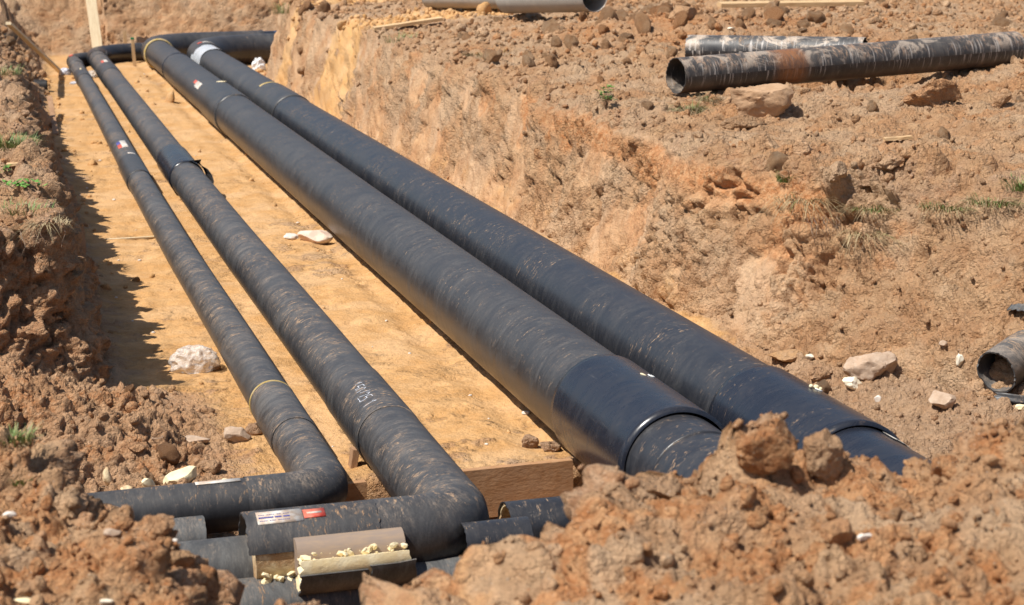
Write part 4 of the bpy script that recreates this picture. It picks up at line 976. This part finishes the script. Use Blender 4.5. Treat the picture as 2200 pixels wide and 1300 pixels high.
rock('foam_chunk', 480, 1038, 26, (1, .6, .45), M_FOAM, 'small cream foam chunk right of the largest one, behind the pipe arm', 'foam chunk', 100, 3, 14, .12, .1)
rock('foam_chunk', 233, 1040, 36, (.8, .6, 1.2), M_FOAMD, 'dirty cream foam chunk at the edge of the left mound', 'foam chunk', 101, 3, 14, .25, .1)
rock('foam_chunk', 272, 1056, 36, (1, .6, .5), M_FOAMD, 'flat dirty foam chunk between the mound edge chunk and the pointed one', 'foam chunk', 102, 3, 14, .25, .1)
p = at(500, 1228, .06); V, F = rock_shape(103, 4, 7, .08, (.075, .05, .04)); V = rot_euler(V, (0, -.15, .1)) + np.array(p); tag(put('foam_chunk', V, F, M_FOAM), 'cream foam chunk resting on the grey casing above the long pipe', 'foam chunk')
rock('foam_chunk', 52, 1294, 56, (1, .6, .4), M_FOAM, 'blurred cream foam chunk at the bottom left corner', 'foam chunk', 104, 3, 14, .12, .2)
rock('foam_chunk', 226, 1298, 40, (1, .6, .4), M_FOAMW, 'blurred white foam chunk at the bottom edge of the left mound', 'foam chunk', 105, 3, 14, .12, .2)
rock('stone', 243, 1148, 42, (1, .7, .5), M_STONEG, 'flat grey stone on the left foreground mound', 'stone', 106, 3, 7, .12, .2)
rock('stone', 20, 1112, 30, (1, .7, .6), M_STONEW, 'small pale stone on the left foreground mound at the image edge', 'stone', 107, 3, 6, .1, .2)
rock('clod', 1640, 1010, 135, (1, .75, .80), M_CLOD, 'bright orange clod on the crest of the foreground mound', 'clod', 108, 5, 9, .26, .12, color=(.15, .95, 0, 1), rot=(.1, .3, .2))
rock('clod', 1768, 1020, 95, (.85, .75, 1.15), M_CLOD, 'tall upright brown clod on the crest right of the orange clod', 'clod', 109, 5, 8, .24, .15, color=(0, .3, .2, 1), rot=(0, -.08, 0))
rock('clod', 1795, 1165, 88, (1, .8, .8), M_CLOD, 'round orange brown clod in the middle of the foreground mound', 'clod', 110, 4, 9, .2, .2, color=(.05, .6, 0, 1))
rock('pebble', 1858, 1158, 34, (1, .7, .6), M_STONEW, 'whitish stone beside the round orange brown clod', 'stone', 111, 3, 6, .15, .2)
rock('clod', 1440, 1068, 95, (1, .8, .7), M_CLOD, 'brown clod on the mound below the third pipe', 'clod', 112, 4, 9, .22, .2, color=(0, .35, .2, 1))
rock('clod', 1400, 1005, 98, (1, .8, .6), M_CLOD, 'rounded crumbly clod at the left end of the mound crest', 'clod', 113, 4, 7, .28, .3, color=(0, .3, .3, 1))
rock('clod', 1495, 1000, 80, (1, .8, .65), M_CLOD, 'crumbly clod on the crest left of the orange clod', 'clod', 114, 4, 7, .28, .3, color=(0, .35, .15, 1))
rock('clod', 2030, 1020, 90, (1, .8, .7), M_CLOD, 'reddish clod near the right end of the mound crest', 'clod', 115, 4, 8, .26, .25, color=(0, .75, .1, 1))
rock('clod', 300, 1115, 105, (1, .8, .8), M_CLOD, 'large brown clod on top of the left foreground mound', 'clod', 116, 5, 8, .24, .2, color=(0, .2, .35, 1))
rock('clod', 355, 1145, 55, (1, .8, 1.), M_CLOD, 'small round clod right of the large clod on the left mound', 'clod', 117, 4, 7, .24, .2, color=(0, .2, .35, 1))
rock('clod', 390, 1215, 75, (1, .8, .6), M_CLOD, 'flat brown clod on the right slope of the left mound', 'clod', 118, 4, 8, .2, .25, color=(0, .3, .2, 1))
rock('clod', 1140, 962, 50, (1, .8, .7), M_CLOD, 'dark crumbly clod on the formwork edge, left one of the heap', 'clod', 119, 4, 7, .3, .25, color=(0, .05, .9, 1))
rock('clod', 1185, 968, 52, (1, .8, .6), M_CLOD, 'grey crumbly clod touching the third pipe above the formwork board', 'clod', 120, 4, 7, .3, .25, color=(0, .0, .8, 1))
rock('pebble', 1130, 890, 20, (1, .8, .6), M_STONEW, 'white scrap on the sand beside the third pipe', 'pebble', 121, 3, 5, .15, .2)
rock('foam_flake', 1568, 64, 26, (1, .7, .35), M_FOAMW, 'white foam flake on the ground left below the yellow plank', 'foam chunk', 122, 2, 14, .2, .2)
rock('pebble', 375, 1165, 16, (1, .7, .6), M_STONEW, 'white scrap at the edge of the left mound', 'pebble', 123, 2, 5, .2, .1)
# scattered white pebbles on the sand: parts of the floor
peb = []
for k, (px, py) in enumerate([(187, 405), (172, 420), (395, 345), (292, 495), (245, 430), (420, 335), (825, 475), (635, 258), (215, 345), (345, 300), (310, 160), (410, 210), (560, 520), (330, 715), (285, 690), (830, 690), (800, 745), (965, 610), (1050, 900), (715, 960), (445, 880), (640, 480), (255, 560), (250, 640), (735, 600), (880, 760), (1010, 850), (1045, 955), (690, 700), (300, 560)]):
    p = spot(px, py); V, F = rock_shape(300 + k, 2, 4, .15, (1, .8, .5)); s_ = random.uniform(4, 10) / FPX * p.length / 2 * 1.0
    o = bpy.data.objects.new('pebble', peb[k % 6] if k >= 6 else mesh_from('pebble', V, F, M_STONEW)); 
    if k < 6: peb.append(o.data)
    COL.objects.link(o); o.parent = O_F; o.location = p + Vector((0, 0, s_ * .2)); o.scale = (s_,) * 3; o.rotation_euler = (0, 0, random.random() * 6)

def crumple(name, px, py, wpx, dims, mat, label, cat, seed=0):
    p = spot(px, py); sc = wpx / FPX * (p - Vector((0, 0, CAMH))).length / 2
    V, F = ICO[5]; V = V.copy(); nn = np.abs(perlin(V * 1.7, seed)) * .5 + np.abs(perlin(V * 4, seed + 1)) * .14 + np.abs(perlin(V * 9, seed + 2)) * .035
    V = V * (1.15 - nn[:, None]) * np.array(dims) * sc; V[:, 2] = np.maximum(V[:, 2], -dims[2] * sc * .35)
    V = V - np.array((0, 0, V[:, 2].min())) + np.array(p)
    return tag(put(name, V, F, mat), label, cat)
crumple('plastic_bag', 418, 795, 100, (1, .7, .75), M_PLAS, 'crumpled clear plastic bag on the sand left of the thinnest pipe', 'plastic bag', 3)
rock('clod', 460, 792, 30, (1, .8, .7), M_CLOD, 'small dark clod tucked behind the clear plastic bag', 'clod', 130, 3, 7, .2, .3, color=(.2, .3, .8, 1))
crumple('plastic_wrap', 140, 160, 28, (.8, .9, .7), M_PLASB, 'bluish white plastic wrap left of the thinnest pipe near its far bend', 'plastic wrap', 6)
crumple('plastic_wrap', 198, 165, 30, (.8, 2.2, .6), M_PLAS, 'clear plastic wrap lying between the two thinner pipes at the far end', 'plastic wrap', 9)
crumple('plastic_wrap', 163, 180, 24, (1, .7, .3), M_PLASB, 'scrap of white plastic flat on the sand below the bluish wrap', 'plastic wrap', 12)
p = at(550, 150, .1)
crumple('white_sheet', 556, 150, 34, (.8, 1.0, 1.1), M_SHEET, 'white plastic sheet at the corner of the right bank below the far pipes', 'plastic sheet', 15)
# coil of wire
V, F = [], []
p = spot(338, 945); pts = [p + Vector((math.cos(t) * (.045 - t * .0008), math.sin(t) * (.045 - t * .0008), .015 + t * .0008)) for t in np.linspace(0, 15, 70)]
V, F, UV = tube(pts, .0022, seg=5); tag(put('wire_coil', V, F, M_STONEG), 'small coil of thin grey wire on the gravel slope', 'wire')
pa = spot(1395, 1) 

# ------------------------------------------------------------------ clods that are part of the soil
cand = np.where((X > -.09 * Y - .6) & (X < .66 * Y + .8) & (Y > 4.3) & (Y < 45))[0]
lit = inside * (1 - gravel) * (1 - rubble) * (.05 + .9 * sstep(.1, .5, perlin(P / .45, 95)) * sstep(-.1, .3, perlin(P / 1.7, 96)) + 1.6 * sstep(1.35, .8, X + .3 * c2) * (Y > 13) + .8 * foot)
cell = (Y[cand] ** 1.0) * (.35 + 1.2 * rough[cand] + 1.3 * gravel[cand] + 1.0 * rubble[cand] + .9 * nearm[cand]) * np.where((inside * (1 - gravel) * (1 - rubble))[cand] > .5, .55 * np.clip(lit[cand], .03, 1.5), 1.0) * (1 - .80 * wallw[cand])
# even out the grid's own density
px_area = np.abs(np.gradient(GX, axis=1) * np.gradient(GY, axis=0)).ravel()[cand]
w = cell * px_area ** .8; w /= w.sum()
def clod_cloud(n, sub, smin, smax, seed, powr=2.2, pw=None):
    r = np.random.RandomState(seed); pick = r.choice(cand, n, p=w if pw is None else pw)
    B = [rock_shape(seed * 13 + k, sub, 6, .25, (1, .85, .7), cut=.5) for k in range(12)]
    F0 = np.array(B[0][1]); BV = np.stack([b_[0] for b_ in B]); nv = BV.shape[1]
    s_ = smin + (smax - smin) * r.rand(n) ** powr; s_ *= np.where(Y[pick] > 9, .6 + .045 * Y[pick], 1.0)
    A = r.normal(size=(n, 3, 3)); Qm, _ = np.linalg.qr(A)
    Qm[:, :, 0] *= np.sign(np.linalg.det(Qm))[:, None]
    V = np.einsum('nij,nvj->nvi', Qm, BV[np.arange(n) % 12] * s_[:, None, None])
    V += (P2[pick] + N[pick] * (s_ * .15)[:, None] + (r.rand(n, 3) - .5) * np.array([.03, .03, 0]))[:, None, :]
    Vs = V.reshape(-1, 3).astype(np.float32); Fs = (F0[None] + (np.arange(n) * nv)[:, None, None]).reshape(-1, 3).astype(np.int32)
    mk = MASK[pick].copy(); mk[:, 3] = np.clip(mk[:, 3] + r.normal(size=n) * .25, 0, 1); mk[:, 1] = np.clip(mk[:, 1] + (r.rand(n) < .22) * .5, 0, 1)
    Ms = np.repeat(mk, nv, 0).astype(np.float32)
    me = bpy.data.meshes.new('soil_crumbs'); me.vertices.add(len(Vs)); me.vertices.foreach_set('co', Vs.ravel())
    me.loops.add(Fs.size); me.loops.foreach_set('vertex_index', Fs.ravel()); me.polygons.add(len(Fs)); me.polygons.foreach_set('loop_start', np.arange(len(Fs), dtype=np.int32) * 3)
    try: me.polygons.foreach_set('loop_total', np.full(len(Fs), 3, np.int32))
    except Exception: pass
    if sub > 1: me.polygons.foreach_set('use_smooth', np.ones(len(Fs), bool))
    a = me.attributes.new('mask', 'FLOAT_COLOR', 'POINT'); a.data.foreach_set('color', Ms.ravel())
    me.materials.append(M_SOIL); me.update()
    o = bpy.data.objects.new('soil_crumbs', me); COL.objects.link(o); o['kind'] = 'stuff'; return o
o = clod_cloud(26000, 1, .006, .036, 3, 1.7); o.parent = O_G
o = clod_cloud(3000, 2, .020, .062, 4, 2.0); o.parent = O_G
pn = w * (Y[cand] < 8.6) * (.15 + gnd[cand]) * (1 - .9 * smooth_[cand]); pn /= pn.sum()
o = clod_cloud(2600, 2, .008, .045, 5, 2.6, pn)
o = clod_cloud(6000, 1, .005, .016, 6, 1.5, pn); o.parent = O_G
# larger clods, one object each, children of the ground
r = np.random.RandomState(9)
BM = []
for k in range(12):
    V, F = rock_shape(500 + k, 3, 6, .26, (1, .85, .72)); BM.append(mesh_from('soil_clod', V, F, M_CLOD))
ph = w * heap[cand] * (np.abs(Y[cand] - 27) < 4); ph /= ph.sum()
pick = np.concatenate([r.choice(cand, 220, p=w), r.choice(cand, 75, p=ph)])
for k, vi in enumerate(pick):
    reg_o = (O_G, O_W, O_F)[int(reg[vi])]
    s_ = (.035 + .085 * r.rand() ** 2.4) * (1.0 if Y[vi] < 9 else .65 + .035 * Y[vi])
    if k >= 220: s_ = .06 + .16 * r.rand() ** 2
    o = bpy.data.objects.new('soil_clod', BM[k % 12]); COL.objects.link(o); o.parent = reg_o
    o.location = Vector(P2[vi]) + Vector(N[vi]) * s_ * .2; o.scale = (s_, s_ * r.uniform(.8, 1.1), s_ * r.uniform(.7, 1)); o.rotation_euler = tuple(r.rand(3) * 6.28)
    mk = MASK[vi]; o.color = (mk[0], min(1, mk[1] + .4 * (r.rand() < .3)), mk[2], 1)

# ------------------------------------------------------------------ grass, weeds, roots
def blades(p, n, L, spread, seed, droop=.5, width=.004, lean=(0, 0)):
    rnd = random.Random(seed); V, F = [], []
    for _ in range(n):
        a = rnd.random() * 6.28; l = L * rnd.uniform(.5, 1.15); r_ = spread * rnd.random() ** .6
        bse = Vector(p) + Vector((math.cos(a) * r_, math.sin(a) * r_, -.01)); out = Vector((math.cos(a + rnd.uniform(-.8, .8)) + lean[0], math.sin(a + rnd.uniform(-.8, .8)) + lean[1], 0))
        side = Vector((-out.y, out.x, 0)).normalized(); o_ = len(V); dr = droop * rnd.uniform(.5, 1.4)
        for k in range(5):
            t = k / 4; c = bse + out * l * .55 * t * (.5 + dr * t) + Vector((0, 0, l * (t - dr * .75 * t * t)))
            w_ = width * (1 - t * .85); V += [c - side * w_, c + side * w_]
            if k: F.append((o_ + 2 * k - 2, o_ + 2 * k - 1, o_ + 2 * k + 1, o_ + 2 * k))
    return V, F
def tuft(px, py, label, n=90, L=.16, spread=.08, green=.5, seed=0, droop=.6, lean=(0, 0), width=.006, name='grass_tuft'):
    p = spot(px, py); n = int(n * 3.2); width *= .72; spread *= 1.35; L *= 1.05; t = thing(name, p, label, 'grass tuft')
    if green > 0:
        V, F = blades(p, int(n * green), L, spread, seed, droop, width, lean); put('green_blades', V, F, M_GRASS, t, None, False)['kind'] = 'stuff'
    if green < 1:
        V, F = blades(p, int(n * (1 - green)), L * 1.05, spread * 1.2, seed + 50, droop * 1.5, width * .8, lean); put('dry_blades', V, F, M_DRY, t, None, False)['kind'] = 'stuff'
    return t
def weed(px, py, label, n=26, size=.05, h=.14, spread=.06, seed=0):
    p = spot(px, py); t = thing('weed', p, label, 'weed'); rnd = random.Random(seed); V, F = [], []; SV, SF = [], []
    for _ in range(n):
        a = rnd.random() * 6.28; top_ = Vector(p) + Vector((math.cos(a) * spread * rnd.random(), math.sin(a) * spread * rnd.random(), h * rnd.uniform(.35, 1)))
        bs = Vector(p) + Vector((rnd.uniform(-.01, .01), rnd.uniform(-.01, .01), 0)); o_ = len(SV); s1 = Vector((.002, 0, 0))
        SV += [bs - s1, bs + s1, top_ + s1 * .6, top_ - s1 * .6]; SF.append((o_, o_ + 1, o_ + 2, o_ + 3))
        for q_ in range(4):
            b_ = rnd.random() * 6.28; d1 = Vector((math.cos(b_), math.sin(b_), rnd.uniform(-.2, .5))).normalized(); s2 = Vector((-d1.y, d1.x, .2)).normalized(); L_ = size * rnd.uniform(.5, 1); o_ = len(V)
            V += [top_, top_ + d1 * L_ * .35 + s2 * L_ * .25, top_ + d1 * L_ * .7 + s2 * L_ * .18, top_ + d1 * L_, top_ + d1 * L_ * .7 - s2 * L_ * .18, top_ + d1 * L_ * .35 - s2 * L_ * .25]
            F.append(tuple(range(o_, o_ + 6)))
    put('leaves', V, F, M_LEAF, t, None, False)['kind'] = 'stuff'; put('stems', SV, SF, M_ROOT, t, None, False)['kind'] = 'stuff'; return t
weed(1302, 235, 'bright green weed on the edge of the right bank', 30, .06, .26, .10, 1)
weed(42, 412, 'broad leaved green weed creeping over the left bank, lower one', 26, .07, .10, .22, 2)
weed(14, 378, 'small green weed at the left image edge between the grass and the creeping weed', 10, .06, .10, .08, 3)
tuft(18, 315, 'green grass tuft on the left bank at the image edge', 130, .20, .22, .75, 4)
tuft(35, 455, 'sparse green and dry grass on the left bank below the creeping weed', 60, .12, .22, .5, 5)
tuft(8, 160, 'small green grass tuft high on the left bank', 60, .22, .2, .7, 6)
tuft(105, 480, 'dry grass roots hanging over the left bank edge', 40, .14, .1, 0, 7, 1.2)
tuft(1480, 238, 'dry grass tuft under the open end of the clay caked pipe', 150, .20, .12, .15, 8, 1.1, (-.3, -.5))
tuft(1520, 215, 'thin dry tuft between the old pipe and the boulder', 60, .16, .08, .1, 9, .9)
tuft(1690, 388, 'short green grass tuft at the top of the right bank', 50, .13, .07, .9, 10)
tuft(1885, 448, 'mixed green and dry grass tuft above the dark hollow', 110, .13, .16, .3, 11, .9, (-.2, -.4))
tuft(1730, 430, 'dry straw on the bank edge left of the dark hollow', 70, .20, .16, .05, 12, 1.2, (0, -.5))
tuft(1860, 500, 'dry roots and straw hanging below the dark hollow', 50, .11, .12, .05, 13, 1.5, (0, -.6))
tuft(2040, 445, 'green and straw coloured grass tuft, left one of the pair on the right slope', 110, .12, .17, .35, 14, .9, (0, -.4))
tuft(2140, 435, 'green and straw coloured grass tuft, right one of the pair on the right slope', 110, .12, .17, .4, 15, .9, (0, -.4))
tuft(2192, 405, 'green grass tuft at the right image edge', 60, .15, .1, .8, 16)
tuft(1055, 120, 'thin grass on the right bank below the grey casing', 60, .2, .25, .2, 17, 1.)
tuft(860, 90, 'thin green grass beside the short light plank', 30, .25, .2, .8, 18)
tuft(612, 28, 'small green grass tuft on the corner of the right bank', 40, .4, .25, .8, 19)
tuft(30, 945, 'blurred green grass on the left foreground mound', 40, .09, .07, .7, 20)
tuft(40, 1035, 'tiny blurred green sprout in the middle of the left mound', 14, .05, .03, 1, 21)
# hanging root strands on the right bank
def strands(px, py, label, n, L, spread, seed):
    p = spot(px, py); rnd = random.Random(seed); V, F = [], []
    for _ in range(n):
        c = p + Vector((rnd.uniform(-spread, spread), rnd.uniform(-spread, spread) * .6, rnd.uniform(0, .05))); l = L * rnd.uniform(.4, 1); pts = []
        for k in range(6): pts.append(c.copy()); c = c + Vector((rnd.uniform(-.02, .02), -.012 + rnd.uniform(-.015, .01), -l / 6))
        v, f, _u = tube(pts, [.003, .0028, .0024, .002, .0016, .001], seg=4); o_ = len(V); V += v; F += [tuple(i + o_ for i in ff) for ff in f]
    t = thing('hanging_roots', p, label, 'roots'); put('root_strands', V, F, M_ROOT, t)['kind'] = 'stuff'; return t
strands(1790, 470, 'fine roots hanging from the dark hollow in the right bank', 26, .28, .25, 4)
strands(100, 500, 'fine roots hanging from the left bank edge', 16, .2, .2, 5)
GROUPS = {'insulated_pipe': 'insulated pipelines laid in the trench', 'foam_chunk': 'foam chunks broken off the pipe insulation', 'clod': 'large soil clods', 'grass_tuft': 'grass tufts on the banks',
          'weed': 'green weeds on the banks', 'stone': 'loose stones', 'pebble': 'pale pebbles', 'casing_offcut': 'casing offcuts in the near end of the pit', 'casing_shard': 'casing shards at the right edge',
          'old_pipe': 'old pipes lying on the upper ground', 'old_casing': 'old grey casings', 'formwork_board': 'formwork boards', 'marker_stake': 'marker stakes at the far end', 'plastic_wrap': 'plastic wrap scraps at the far end',
          'timber_plank': 'loose timber planks', 'lath': 'laths on the trench floor', 'wood_chip': 'wood chips on the banks', 'boulder': 'boulders', 'hanging_roots': 'roots hanging from the banks'}
for o in COL.objects:
    if o.parent is None and 'label' in o.keys():
        g_ = GROUPS.get(o.name.split('.')[0])
        if g_: o['group'] = g_
